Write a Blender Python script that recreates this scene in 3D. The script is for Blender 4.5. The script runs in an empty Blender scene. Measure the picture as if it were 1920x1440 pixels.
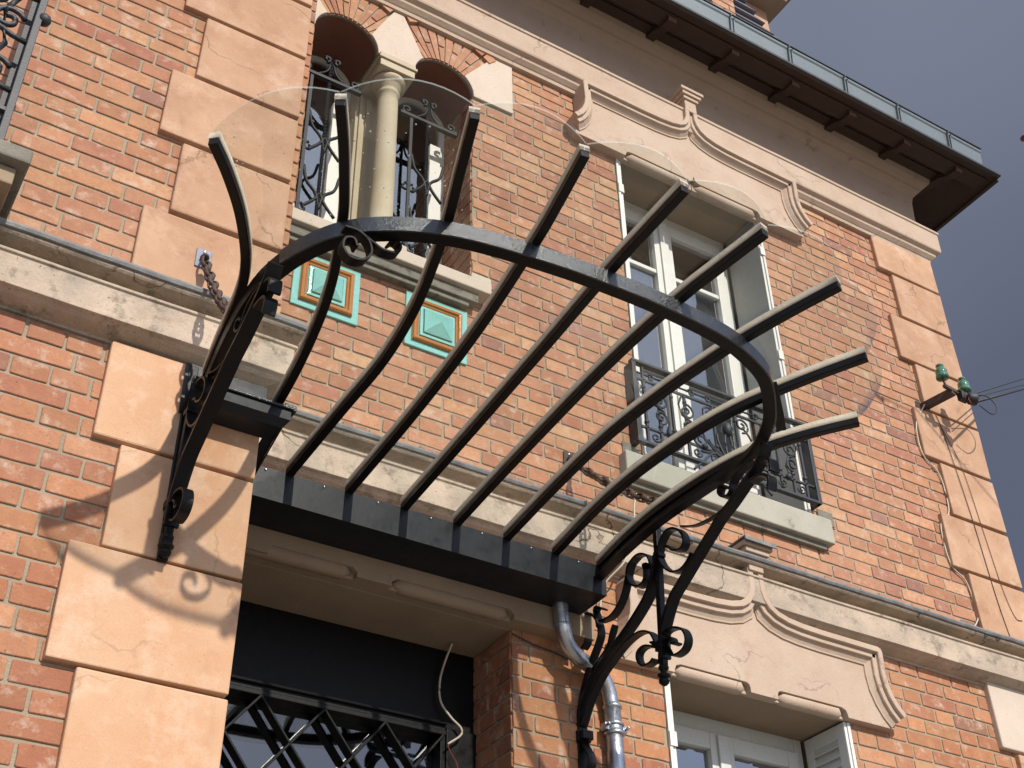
import bpy, bmesh, math, random
from mathutils import Vector, Matrix
from mathutils.geometry import tessellate_polygon
C = bpy.context.scene
COL = C.collection
PI = math.pi
R = math.radians
# ------------------------------------------------------------------ camera
cam_d = bpy.data.cameras.new('camera'); cam = bpy.data.objects.new('camera', cam_d); COL.objects.link(cam); C.camera = cam
cam_d.sensor_width = 36; cam_d.lens = 46.086; cam_d.clip_start = 0.05; cam_d.clip_end = 500
_m = Matrix(((0.85381815, -0.52031261, -0.01641213), (0.3032188, 0.52270567, -0.79676668), (0.42314647, 0.67531738, 0.60406415)))
cam.matrix_world = Matrix.Translation((0, -3.9, 1.6)) @ Matrix((_m[0], -_m[1], -_m[2])).transposed().to_4x4()
C.render.resolution_x = 1024; C.render.resolution_y = 768
# ------------------------------------------------------------------ light
SUN_DIR = Vector((-0.05, 1.0, -0.715)).normalized()
sun_d = bpy.data.lights.new('sun', 'SUN'); sun_d.energy = 4.4; sun_d.angle = R(0.8); sun_d.color = (1.0, 0.93, 0.83)
sun = bpy.data.objects.new('sun', sun_d); COL.objects.link(sun); sun.rotation_euler = SUN_DIR.to_track_quat('-Z', 'Y').to_euler()
W = bpy.data.worlds.new('World'); C.world = W; W.use_nodes = True
wt = W.node_tree; wt.nodes.clear()
wo = wt.nodes.new('ShaderNodeOutputWorld'); mixw = wt.nodes.new('ShaderNodeMixShader')
bg1 = wt.nodes.new('ShaderNodeBackground'); bg2 = wt.nodes.new('ShaderNodeBackground')
sky = wt.nodes.new('ShaderNodeTexSky'); sky.sky_type = 'NISHITA'; sky.sun_disc = False
sky.sun_elevation = R(34.9); sky.sun_rotation = R(177)
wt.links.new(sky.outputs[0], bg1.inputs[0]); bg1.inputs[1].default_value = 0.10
tc = wt.nodes.new('ShaderNodeTexCoord'); sep = wt.nodes.new('ShaderNodeSeparateXYZ'); wt.links.new(tc.outputs['Generated'], sep.inputs[0])
ns = wt.nodes.new('ShaderNodeTexNoise'); ns.inputs['Scale'].default_value = 1.6; ns.inputs['Detail'].default_value = 4; ns.inputs['Roughness'].default_value = 0.45
wt.links.new(tc.outputs['Generated'], ns.inputs['Vector'])
md = wt.nodes.new('ShaderNodeMath'); md.operation = 'MULTIPLY_ADD'; md.inputs[1].default_value = 0.75; wt.links.new(ns.outputs[0], md.inputs[0]); 
ad = wt.nodes.new('ShaderNodeMath'); ad.operation = 'ADD'; ad.inputs[1].default_value = -0.375; wt.links.new(sep.outputs[2], ad.inputs[0]); wt.links.new(ad.outputs[0], md.inputs[2])
rp = wt.nodes.new('ShaderNodeValToRGB'); wt.links.new(md.outputs[0], rp.inputs[0])
e = rp.color_ramp.elements; e[0].position = 0.42; e[0].color = (0.100, 0.116, 0.168, 1); e[1].position = 0.88; e[1].color = (0.215, 0.24, 0.312, 1)
wt.links.new(rp.outputs[0], bg2.inputs[0])
sky_fill = wt.nodes.new('ShaderNodeMapRange'); sky_fill.inputs[1].default_value = -0.7; sky_fill.inputs[2].default_value = 0.2; sky_fill.inputs[3].default_value = 6.6; sky_fill.inputs[4].default_value = 1.0  # unseen cloud on the camera side brightened, added as fill for the shadows
wt.links.new(sep.outputs[1], sky_fill.inputs[0]); wt.links.new(sky_fill.outputs[0], bg2.inputs[1])
# storm cloud covers the half of the sky behind the house; blue sky mixed with fill-brightened cloud on the sun's side
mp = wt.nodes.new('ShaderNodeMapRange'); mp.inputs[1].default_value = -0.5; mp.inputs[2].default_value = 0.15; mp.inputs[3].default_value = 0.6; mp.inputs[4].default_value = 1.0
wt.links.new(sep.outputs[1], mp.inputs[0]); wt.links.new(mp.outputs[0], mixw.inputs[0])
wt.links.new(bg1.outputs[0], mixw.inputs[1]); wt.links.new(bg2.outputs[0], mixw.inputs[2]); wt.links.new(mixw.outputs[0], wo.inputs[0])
C.view_settings.view_transform = 'Standard'; C.view_settings.look = 'None'; C.view_settings.gamma = 1; C.view_settings.exposure = 0.18

random.seed(4)
# ------------------------------------------------------------------ materials
def mat(name, base, rough=0.8, metal=0.0, spec=0.5, mott=None, mscale=4, mamt=0.6, mott2=None, m2scale=14, m2lo=0.55, m2hi=0.7,
        stain=0.0, crack=0.0, vary=0.0, bump=0.0, bscale=60, bump2=0.0, b2scale=8, attr=False, coat=0.0, rvar=0.0, pits=0.0):
    m = bpy.data.materials.new(name); m.use_nodes = True; t = m.node_tree; p = t.nodes['Principled BSDF']
    p.inputs['Roughness'].default_value = rough; p.inputs['Metallic'].default_value = metal; p.inputs['Specular IOR Level'].default_value = spec
    p.inputs['Coat Weight'].default_value = coat; p.inputs['Coat Roughness'].default_value = 0.06
    g = t.nodes.new('ShaderNodeNewGeometry'); pos = g.outputs['Position']
    def noise(scale, det=5, rgh=0.6):
        n = t.nodes.new('ShaderNodeTexNoise'); n.inputs['Scale'].default_value = scale; n.inputs['Detail'].default_value = det; n.inputs['Roughness'].default_value = rgh
        t.links.new(pos, n.inputs['Vector']); return n.outputs['Fac']
    def mrange(v, a, b, c=0.0, d=1.0):
        n = t.nodes.new('ShaderNodeMapRange'); n.inputs[1].default_value = a; n.inputs[2].default_value = b; n.inputs[3].default_value = c; n.inputs[4].default_value = d
        t.links.new(v, n.inputs[0]); return n.outputs[0]
    def mix(f, a, b, bt='MIX'):
        n = t.nodes.new('ShaderNodeMix'); n.data_type = 'RGBA'; n.blend_type = bt
        if isinstance(f, float): n.inputs[0].default_value = f
        else: t.links.new(f, n.inputs[0])
        for s, v in ((6, a), (7, b)):
            if isinstance(v, tuple): n.inputs[s].default_value = (*v, 1)
            else: t.links.new(v, n.inputs[s])
        return n.outputs[2]
    if attr:
        a = t.nodes.new('ShaderNodeAttribute'); a.attribute_name = 'Col'; col = a.outputs['Color']
        col = mix(mrange(noise(38, 6, 0.7), 0.42, 0.70, 0, 0.42), col, (0.20, 0.085, 0.055))
        col = mix(mrange(noise(19, 5, 0.65), 0.50, 0.72, 0, 0.5), col, (0.54, 0.28, 0.155))
        col = mix(mrange(noise(1.3, 3, 0.5), 0.42, 0.68, 0, 0.28), col, (0.50, 0.30, 0.21))
    else:
        col = mix(0.0, base, base)
    if mott:
        col = mix(mrange(noise(mscale), 0.5 - 0.18, 0.5 + 0.2, 0, mamt), col, mott)
    if mott2:
        col = mix(mrange(noise(m2scale, 8, 0.7), m2lo, m2hi), col, mott2)
    if stain:
        w_ = t.nodes.new('ShaderNodeTexNoise'); w_.inputs['Scale'].default_value = 3.1; w_.inputs['Detail'].default_value = 9; w_.inputs['Roughness'].default_value = 0.72; w_.inputs['Distortion'].default_value = 0.6; t.links.new(pos, w_.inputs['Vector'])
        col = mix(mrange(w_.outputs['Fac'], 0.56, 0.70, 0, stain), col, (0.27, 0.13, 0.07))
    if crack:
        vn = t.nodes.new('ShaderNodeTexNoise'); vn.inputs['Scale'].default_value = 5; vn.inputs['Detail'].default_value = 6; t.links.new(pos, vn.inputs['Vector'])
        vm = t.nodes.new('ShaderNodeVectorMath'); vm.operation = 'MULTIPLY_ADD'; vm.inputs[1].default_value = (0.35, 0.35, 0.35); t.links.new(vn.outputs['Color'], vm.inputs[0]); t.links.new(pos, vm.inputs[2])
        vo_ = t.nodes.new('ShaderNodeTexVoronoi'); vo_.feature = 'DISTANCE_TO_EDGE'; vo_.inputs['Scale'].default_value = 1.7; t.links.new(vm.outputs[0], vo_.inputs['Vector'])
        mm = t.nodes.new('ShaderNodeMath'); mm.operation = 'MULTIPLY'; t.links.new(mrange(vo_.outputs['Distance'], 0.004, 0.009, 1, 0), mm.inputs[0]); t.links.new(mrange(noise(1.9, 2), 0.50, 0.56, 0, crack), mm.inputs[1])
        col = mix(mm.outputs[0], col, (0.10, 0.06, 0.04))
    if vary:
        oi = t.nodes.new('ShaderNodeObjectInfo'); col = mix(mrange(oi.outputs['Random'], 0, 1, 0, vary), col, (0.30, 0.175, 0.105))
    if pits:
        col = mix(mrange(noise(90, 2, 0.5), 0.70, 0.74, 0, pits), col, (0.08, 0.05, 0.035))
    # fine grain
    col = mix(mrange(noise(bscale * 1.7, 3), 0.3, 0.7, 0.88, 1.0), (0, 0, 0), col)
    t.links.new(col, p.inputs['Base Color'])
    if rvar:
        t.links.new(mrange(noise(mscale * 3), 0.3, 0.7, max(0.02, rough - rvar), min(1, rough + rvar)), p.inputs['Roughness'])
    last = None
    for st, sc in ((bump2, b2scale), (bump, bscale)):
        if st:
            b = t.nodes.new('ShaderNodeBump'); b.inputs['Strength'].default_value = min(1, st); b.inputs['Distance'].default_value = 0.006 if sc > 20 else 0.012
            t.links.new(noise(sc, 6, 0.6), b.inputs['Height'])
            if last: t.links.new(last, b.inputs['Normal'])
            last = b.outputs[0]
    if last: t.links.new(last, p.inputs['Normal'])
    return m
M = {}
M['brick'] = mat('brick', (0, 0, 0), 0.88, spec=0.25, attr=True, mott=(0.28, 0.115, 0.07), mscale=16, mamt=0.35, mott2=(0.50, 0.38, 0.29), m2scale=15, m2lo=0.54, m2hi=0.72, bump=0.35, bscale=110, bump2=0.3, b2scale=22, pits=0.5)
M['mortar'] = mat('mortar', (0.35, 0.29, 0.21), 0.95, spec=0.2, mott=(0.24, 0.19, 0.13), mscale=5, bump=0.6, bscale=140)
M['quoin'] = mat('quoin_stone', (0.52, 0.33, 0.210), 0.85, spec=0.3, mott=(0.37, 0.205, 0.118), mscale=4.5, mamt=0.9, mott2=(0.58, 0.40, 0.28), m2scale=6, m2lo=0.52, m2hi=0.72, stain=0.6, crack=0.5, vary=0.35, bump=0.22, bscale=120, bump2=0.25, b2scale=10, pits=0.6)
M['quoin2'] = mat('quoin_stone_smooth', (0.60, 0.39, 0.245), 0.8, spec=0.3, mott=(0.55, 0.29, 0.155), mscale=4.5, mamt=0.9, mott2=(0.67, 0.48, 0.345), m2scale=7, m2lo=0.50, m2hi=0.70, stain=0.35, crack=0.22, vary=0.16, bump=0.15, bscale=120, bump2=0.2, b2scale=10, pits=0.35)
M['stone'] = mat('dressed_stone', (0.48, 0.375, 0.285), 0.85, spec=0.3, mott=(0.41, 0.295, 0.215), mscale=4.5, mamt=0.8, stain=0.28, crack=0.35, mott2=(0.26, 0.20, 0.15), m2scale=16, m2lo=0.64, m2hi=0.8, bump=0.25, bscale=100, bump2=0.2, b2scale=12, pits=0.6)
M['ledge'] = mat('ledge_stone', (0.50, 0.395, 0.30), 0.9, spec=0.25, mott=(0.30, 0.255, 0.20), mscale=6, mamt=0.95, mott2=(0.16, 0.135, 0.10), m2scale=9, m2lo=0.54, m2hi=0.68, stain=0.35, crack=0.9, bump=0.4, bscale=80, bump2=0.5, b2scale=16, pits=0.8)
M['pale'] = mat('pale_stone', (0.56, 0.47, 0.38), 0.85, spec=0.3, mott=(0.47, 0.39, 0.31), mscale=5, bump=0.2, bscale=90, pits=0.6)
M['column'] = mat('column_stone', (0.47, 0.41, 0.30), 0.8, spec=0.3, mott=(0.40, 0.32, 0.20), mscale=5, mamt=0.8, mott2=(0.20, 0.15, 0.10), m2scale=18, m2lo=0.66, m2hi=0.8, bump=0.25, bscale=80)
M['sill'] = mat('sill_stone', (0.40, 0.38, 0.31), 0.9, spec=0.25, mott=(0.30, 0.29, 0.24), mscale=6, mott2=(0.14, 0.12, 0.09), m2scale=12, m2lo=0.62, m2hi=0.76, bump=0.35, bscale=90)
M['frieze'] = mat('frieze_stone', (0.36, 0.275, 0.205), 0.9, spec=0.2, mott=(0.30, 0.22, 0.16), mscale=5, mott2=(0.14, 0.11, 0.08), m2scale=10, m2lo=0.6, m2hi=0.75, bump=0.3, bscale=80)
M['slab'] = mat('stained_slab', (0.22, 0.205, 0.165), 0.9, spec=0.2, mott=(0.13, 0.12, 0.095), mscale=12, mott2=(0.07, 0.06, 0.045), m2scale=20, m2lo=0.55, m2hi=0.7, bump=0.5, bscale=70)
M['grille'] = mat('dark_grille_iron', (0.014, 0.014, 0.016), 0.55, spec=0.3, bump=0.2, bscale=100)
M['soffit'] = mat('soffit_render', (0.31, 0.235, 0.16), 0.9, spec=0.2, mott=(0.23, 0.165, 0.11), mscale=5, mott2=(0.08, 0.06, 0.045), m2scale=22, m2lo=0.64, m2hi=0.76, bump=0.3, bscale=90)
M['iron'] = mat('black_paint', (0.0045, 0.0045, 0.005), 0.42, spec=0.2, mott=(0.007, 0.0065, 0.0065), mscale=12, bump=0.12, bscale=45, rvar=0.1)
M['wet'] = mat('lumpy_black_paint', (0.010, 0.011, 0.014), 0.22, spec=0.6, bump=0.45, bscale=150, bump2=0.22, b2scale=45, coat=0.3)
M['sheet'] = mat('black_sheet_metal', (0.012, 0.014, 0.017), 0.40, spec=0.22, mott=(0.018, 0.02, 0.023), mscale=7, bump=0.06, bscale=40, rvar=0.1)
M['oldiron'] = mat('weathered_iron', (0.022, 0.024, 0.028), 0.5, spec=0.4, mott=(0.045, 0.045, 0.048), mscale=20, mott2=(0.10, 0.05, 0.03), m2scale=30, m2lo=0.66, m2hi=0.75, bump=0.3, bscale=120)
M['plate'] = mat('shiny_plate', (0.17, 0.19, 0.25), 0.6, spec=0.3, metal=0.0, mott=(0.28, 0.30, 0.36), mscale=30)
M['rust'] = mat('rusty_iron', (0.075, 0.045, 0.032), 0.7, spec=0.4, mott=(0.035, 0.025, 0.02), mscale=18, bump=0.3, bscale=110)
M['zinc'] = mat('zinc', (0.14, 0.165, 0.175), 0.5, metal=0.3, mott=(0.11, 0.14, 0.15), mscale=4, mott2=(0.19, 0.22, 0.22), m2scale=9, m2lo=0.6, m2hi=0.8, bump=0.05, bscale=30)
M['leadcap'] = mat('zinc_flashing', (0.21, 0.21, 0.20), 0.6, metal=0.2, mott=(0.09, 0.09, 0.09), mscale=14, mamt=0.9, bump=0.4, bscale=60)
M['galv'] = mat('galvanised_steel', (0.46, 0.48, 0.50), 0.34, metal=0.9, mott=(0.33, 0.35, 0.38), mscale=25, bump=0.08, bscale=60, rvar=0.1)
M['white'] = mat('peeling_white_paint', (0.66, 0.65, 0.60), 0.5, mott=(0.62, 0.61, 0.56), mscale=12, mott2=(0.16, 0.13, 0.10), m2scale=38, m2lo=0.66, m2hi=0.70, bump=0.2, bscale=80)
M['greypaint'] = mat('grey_paint', (0.36, 0.37, 0.34), 0.55, mott=(0.28, 0.29, 0.27), mscale=6, bump=0.1, bscale=60)
M['pvc'] = mat('white_window_frame', (0.60, 0.61, 0.57), 0.35, mott=(0.52, 0.53, 0.49), mscale=6)
M['room'] = mat('dark_interior', (0.035, 0.035, 0.038), 0.9, spec=0.1)
M['curtain'] = mat('grey_curtain', (0.30, 0.31, 0.34), 0.9, spec=0.1, mott=(0.20, 0.21, 0.23), mscale=10)
M['wood'] = mat('brown_wood', (0.045, 0.027, 0.019), 0.75, spec=0.3, mott=(0.035, 0.021, 0.014), mscale=9, bump=0.25, bscale=60)
M['woodend'] = mat('rafter_end_wood', (0.14, 0.08, 0.045), 0.75, mott=(0.12, 0.065, 0.035), mscale=20)
M['slate'] = mat('slate', (0.13, 0.125, 0.15), 0.5, mott=(0.19, 0.18, 0.20), mscale=10, bump=0.2, bscale=50)
M['turq'] = mat('turquoise_glaze', (0.19, 0.46, 0.40), 0.10, spec=0.6, mott=(0.28, 0.55, 0.48), mscale=14, mott2=(0.08, 0.22, 0.19), m2scale=40, m2lo=0.62, m2hi=0.8, coat=0.6, bump2=0.3, b2scale=30, rvar=0.06)
M['ochre'] = mat('ochre_glaze', (0.42, 0.155, 0.012), 0.12, spec=0.6, mott=(0.33, 0.10, 0.008), mscale=14, coat=0.6, bump2=0.12, b2scale=14)
M['silicone'] = mat('putty_strip', (0.58, 0.51, 0.40), 0.8, mott=(0.42, 0.36, 0.28), mscale=25, bump=0.3, bscale=120)
M['rubber'] = mat('black_rubber', (0.012, 0.012, 0.014), 0.6, bump=0.1, bscale=60)
M['screw'] = mat('bright_screw', (0.75, 0.75, 0.74), 0.25, metal=0.9)
M['cablew'] = mat('pale_cable', (0.50, 0.44, 0.34), 0.5)
M['cabler'] = mat('red_wire', (0.25, 0.03, 0.02), 0.5)
M['redleaf'] = mat('dark_red_leaf', (0.09, 0.012, 0.02), 0.5, mott=(0.16, 0.03, 0.03), mscale=30)
M['ground'] = mat('pavement', (0.26, 0.235, 0.20), 0.9, mott=(0.20, 0.185, 0.16), mscale=1.2, bump=0.3, bscale=60)
def glassmat(name, tint, ior=1.5, rough=0.0, add=0.0):
    m = bpy.data.materials.new(name); m.use_nodes = True; t = m.node_tree; t.nodes.clear()
    o = t.nodes.new('ShaderNodeOutputMaterial'); mx = t.nodes.new('ShaderNodeMixShader'); tr = t.nodes.new('ShaderNodeBsdfTransparent'); gl = t.nodes.new('ShaderNodeBsdfGlossy')
    fr = t.nodes.new('ShaderNodeFresnel'); fr.inputs[0].default_value = ior
    tr.inputs[0].default_value = (*tint, 1); gl.inputs['Roughness'].default_value = rough
    a = t.nodes.new('ShaderNodeMath'); a.operation = 'ADD'; a.inputs[1].default_value = add
    t.links.new(fr.outputs[0], a.inputs[0]); t.links.new(a.outputs[0], mx.inputs[0]); t.links.new(tr.outputs[0], mx.inputs[1]); t.links.new(gl.outputs[0], mx.inputs[2]); t.links.new(mx.outputs[0], o.inputs[0])
    return m
M['glass'] = glassmat('clear_glass', (0.94, 0.955, 0.945), 1.32, 0.0, 0.016)
M['window'] = glassmat('window_glass', (0.75, 0.77, 0.78), 1.5, 0.02, 0.30)
M['doorglass'] = glassmat('door_glass', (0.2, 0.2, 0.2), 1.5, 0.02, 0.14)
def edge_glass():
    m = bpy.data.materials.new('glass_edge'); m.use_nodes = True; t = m.node_tree; t.nodes.clear()
    o = t.nodes.new('ShaderNodeOutputMaterial'); mx = t.nodes.new('ShaderNodeMixShader'); tr = t.nodes.new('ShaderNodeBsdfTransparent'); d = t.nodes.new('ShaderNodeBsdfDiffuse')
    mx.inputs[0].default_value = 0.24; d.inputs[0].default_value = (0.62, 0.70, 0.66, 1)
    t.links.new(tr.outputs[0], mx.inputs[1]); t.links.new(d.outputs[0], mx.inputs[2]); t.links.new(mx.outputs[0], o.inputs[0]); return m
M['edge'] = edge_glass()
def green_glass():
    m = bpy.data.materials.new('green_glass'); m.use_nodes = True; p = m.node_tree.nodes['Principled BSDF']
    p.inputs['Base Color'].default_value = (0.07, 0.20, 0.115, 1); p.inputs['Roughness'].default_value = 0.06; p.inputs['Transmission Weight'].default_value = 0.35; p.inputs['Coat Weight'].default_value = 0.6
    return m
M['insul'] = green_glass()

# ------------------------------------------------------------------ mesh helpers
class MB:
    def __init__(s): s.v = []; s.f = []; s.c = []; s.sm = []; s.mi = []
    def add(s, vs, fs, col=None, smooth=False, mi=0):
        n = len(s.v); s.v += [tuple(v) for v in vs]
        for f in fs: s.f.append(tuple(n + i for i in f)); s.c.append(col or (1, 1, 1)); s.sm.append(smooth); s.mi.append(mi)
        return s
    def box(s, x0, x1, y0, y1, z0, z1, **k):
        return s.add([(x, y, z) for x in (x0, x1) for y in (y0, y1) for z in (z0, z1)],
                     [(0, 1, 3, 2), (4, 6, 7, 5), (0, 4, 5, 1), (2, 3, 7, 6), (0, 2, 6, 4), (1, 5, 7, 3)], **k)
    def sweep(s, pts, sec, up=(0, 0, 1), closed=False, smooth=False, cap=True, scale=None):
        """sec: list of (a,b): a along side, b along up'"""
        P = [Vector(p) for p in pts]; n = len(P); up = Vector(up); vs = []
        for i, p in enumerate(P):
            if closed: d = P[(i + 1) % n] - P[i - 1]
            else: d = P[min(i + 1, n - 1)] - P[max(i - 1, 0)]
            d.normalize(); u = up
            side = d.cross(u)
            if side.length < 1e-4: side = d.cross(Vector((0.3, 1, 0.1)))
            side.normalize(); u2 = side.cross(d).normalized(); k = scale[i] if scale else 1.0
            for a, b in sec: vs.append(p + side * a * k + u2 * b * k)
        m = len(sec); fs = []
        for i in range(n if closed else n - 1):
            j = (i + 1) % n
            for q in range(m): fs.append((i * m + q, i * m + (q + 1) % m, j * m + (q + 1) % m, j * m + q))
        if cap and not closed: fs += [tuple(range(m))[::-1], tuple((n - 1) * m + q for q in range(m))]
        return s.add(vs, fs, smooth=smooth)
    def tube(s, pts, r, k=8, **kw):
        return s.sweep(pts, [(r * math.cos(2 * PI * i / k), r * math.sin(2 * PI * i / k)) for i in range(k)], smooth=True, **kw)
    def prism(s, poly, y0, y1, holes=(), **k):
        """poly in XZ, front at y0 (toward the street), back at y1"""
        loops = [list(poly)] + [list(h) for h in holes]
        tri = tessellate_polygon([[Vector((a, b, 0)) for a, b in l] for l in loops])
        flat = [p for l in loops for p in l]; n = len(flat)
        vs = [(a, y0, b) for a, b in flat] + [(a, y1, b) for a, b in flat]
        fs = [tuple(t) for t in tri] + [tuple(n + i for i in t) for t in tri]
        o = 0
        for l in loops:
            m = len(l)
            for i in range(m): fs.append((o + i, o + (i + 1) % m, n + o + (i + 1) % m, n + o + i))
            o += m
        return s.add(vs, fs, **k)
    def mould(s, path, prof, clampx=None):
        """path in XZ, prof list of (inward offset, y)"""
        P = [Vector((a, b)) for a, b in path]; n = len(P); vs = []
        for i in range(n):
            d1 = (P[i] - P[i - 1]).normalized() if i else (P[1] - P[0]).normalized()
            d2 = (P[i + 1] - P[i]).normalized() if i < n - 1 else d1
            n1 = Vector((d1.y, -d1.x)); n2 = Vector((d2.y, -d2.x)); nn = (n1 + n2).normalized(); k = 1 / max(0.5, nn.dot(n1))
            for o, y in prof:
                q = P[i] + nn * o * k; x = q.x
                if clampx is not None: x = max(x, clampx) if P[n // 2].x > clampx else min(x, clampx)
                vs.append((x, y, q.y))
        m = len(prof); fs = []
        for i in range(n - 1):
            for q in range(m - 1): fs.append((i * m + q, i * m + q + 1, (i + 1) * m + q + 1, (i + 1) * m + q))
        fs += [tuple(range(m)), tuple((n - 1) * m + q for q in range(m))]
        return s.add(vs, fs)
    def lathe(s, c, axis, prof, k=20, smooth=True):
        """prof list of (radius, distance along axis)"""
        a = Vector(axis).normalized(); u = a.orthogonal().normalized(); w = a.cross(u); c = Vector(c)
        vs = [c + a * h + (u * math.cos(2 * PI * i / k) + w * math.sin(2 * PI * i / k)) * r for r, h in prof for i in range(k)]
        fs = [(j * k + i, j * k + (i + 1) % k, (j + 1) * k + (i + 1) % k, (j + 1) * k + i) for j in range(len(prof) - 1) for i in range(k)]
        fs += [tuple(range(k))[::-1], tuple((len(prof) - 1) * k + i for i in range(k))]
        return s.add(vs, fs, smooth=smooth)
    def ball(s, c, r, k=8, sx=1, sy=1, sz=1):
        c = Vector(c); vs = []; fs = []
        for j in range(1, k):
            for i in range(k): t = PI * j / k; a = 2 * PI * i / k; vs.append(c + Vector((r * sx * math.sin(t) * math.cos(a), r * sy * math.sin(t) * math.sin(a), r * sz * math.cos(t))))
        n = len(vs); vs += [c + Vector((0, 0, r * sz)), c - Vector((0, 0, r * sz))]
        for j in range(k - 2):
            for i in range(k): fs.append((j * k + i, j * k + (i + 1) % k, (j + 1) * k + (i + 1) % k, (j + 1) * k + i))
        for i in range(k): fs += [(n, (i + 1) % k, i), (n + 1, (k - 2) * k + i, (k - 2) * k + (i + 1) % k)]
        return s.add(vs, fs, smooth=True)
    def build(s, name, m, parent=None, bevel=0, seg=2, label=None, stuff=False, fix=True, jit=0):
        me = bpy.data.meshes.new(name)
        if jit: s.v = [(x + random.uniform(-jit, jit), y + random.uniform(-jit, jit), z + random.uniform(-jit, jit)) for x, y, z in s.v]
        me.from_pydata(s.v, [], s.f); ms = m if isinstance(m, (list, tuple)) else [m]
        for q in ms: me.materials.append(q)
        me.polygons.foreach_set('use_smooth', s.sm); me.polygons.foreach_set('material_index', s.mi)
        if any(c != (1, 1, 1) for c in s.c):
            at = me.color_attributes.new('Col', 'FLOAT_COLOR', 'CORNER'); d = []
            for p, c in zip(me.polygons, s.c): d += [c[0], c[1], c[2], 1.0] * p.loop_total
            at.data.foreach_set('color', d)
        if fix:
            b = bmesh.new(); b.from_mesh(me); bmesh.ops.recalc_face_normals(b, faces=b.faces); b.to_mesh(me); b.free()
        o = bpy.data.objects.new(name, me); COL.objects.link(o)
        if bevel:
            bv = o.modifiers.new('bevel', 'BEVEL'); bv.width = bevel; bv.segments = seg; bv.limit_method = 'ANGLE'; bv.angle_limit = R(40)
        if parent:
            o.parent = parent; w = Vector(parent.location)   # parts built on parts already sit at the world origin
            o.matrix_parent_inverse = Matrix.Translation(-w)
        if label: o['label'] = label
        if stuff: o['kind'] = 'stuff'
        return o
def thing(name, label, cat, loc, group=None):
    o = bpy.data.objects.new(name, None); COL.objects.link(o); o.location = loc; o.empty_display_size = 0.1
    o['label'] = label; o['category'] = cat
    if group: o['group'] = group
    return o
def tag(o, label, cat, group=None):
    o['label'] = label; o['category'] = cat
    if group: o['group'] = group
    return o
def catmull(P, n=6, closed=False):
    P = [Vector(p) for p in P]; out = []; N = len(P)
    for i in range(N if closed else N - 1):
        p0 = P[i - 1] if (i > 0 or closed) else P[0] * 2 - P[1]; p1 = P[i]; p2 = P[(i + 1) % N]
        p3 = P[(i + 2) % N] if (closed or i + 2 < N) else P[-1] * 2 - P[-2]
        for k in range(n):
            t = k / n
            out.append(0.5 * ((2 * p1) + (p2 - p0) * t + (2 * p0 - 5 * p1 + 4 * p2 - p3) * t * t + (3 * p1 - p0 - 3 * p2 + p3) * t ** 3))
    if not closed: out.append(P[-1])
    return out
def flat(w, t): return [(-w / 2, -t / 2), (w / 2, -t / 2), (w / 2, t / 2), (-w / 2, t / 2)]

# ------------------------------------------------------------------ ground
g = MB(); g.add([(-60, -60, 0), (60, -60, 0), (60, 60, 0), (-60, 60, 0)], [(0, 1, 2, 3)]); go = g.build('ground', M['ground']); go['kind'] = 'structure'

# ------------------------------------------------------------------ brickwork
PAL = [((0.370, 0.182, 0.100), 6), ((0.405, 0.210, 0.114), 6), ((0.335, 0.155, 0.089), 4), ((0.465, 0.245, 0.132), 3), ((0.31, 0.135, 0.088), 1.6), ((0.48, 0.285, 0.160), 1.3), ((0.245, 0.130, 0.10), 0.5)]
def pick(tone):
    w = [b for a, b in PAL]; c = random.choices([a for a, b in PAL], w)[0]; k = random.uniform(0.90, 1.10); 
    return tuple(max(0.01, c[i] * k * tone[i] * random.uniform(0.965, 1.035)) for i in range(3))
def brick(mb, x0, x1, z0, z1, yf, yb, col):
    if x1 - x0 < 0.018 or z1 - z0 < 0.012: return
    c = 0.004; j = 0.0011; w = x1 - x0; h = z1 - z0; pts = []
    nx = 3 if w > 0.15 else 2
    def e(x, z, jx, jz): pts.append((x + random.uniform(-1, 1) * j * jx, z + random.uniform(-1, 1) * j * jz))
    e(x0 + c, z0, 1, 1)
    for i in range(1, nx): e(x0 + w * i / nx, z0, 1, 1.3)
    e(x1 - c, z0, 1, 1); e(x1, z0 + c, 1, 1); e(x1, z0 + h * 0.5, 1.3, 1); e(x1, z1 - c, 1, 1); e(x1 - c, z1, 1, 1)
    for i in range(1, nx): e(x1 - w * i / nx, z1, 1, 1.3)
    e(x0 + c, z1, 1, 1); e(x0, z1 - c, 1, 1); e(x0, z0 + h * 0.5, 1.3, 1); e(x0, z0 + c, 1, 1)
    cx = (x0 + x1) / 2; cz = (z0 + z1) / 2; n = len(pts); f = yf + random.uniform(-0.0012, 0.0012)
    inn = [(a + (0.0022 if a < cx else -0.0022), b + (0.0022 if b < cz else -0.0022)) for a, b in pts]
    vs = [(a, yb, b) for a, b in pts] + [(a, f + 0.0018, b) for a, b in pts] + [(a, f, b) for a, b in inn]
    fs = [(i, (i + 1) % n, n + (i + 1) % n, n + i) for i in range(n)] + [(n + i, n + (i + 1) % n, 2 * n + (i + 1) % n, 2 * n + i) for i in range(n)] + [tuple(2 * n + i for i in range(n))]
    mb.add(vs, fs, col=col)
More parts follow.
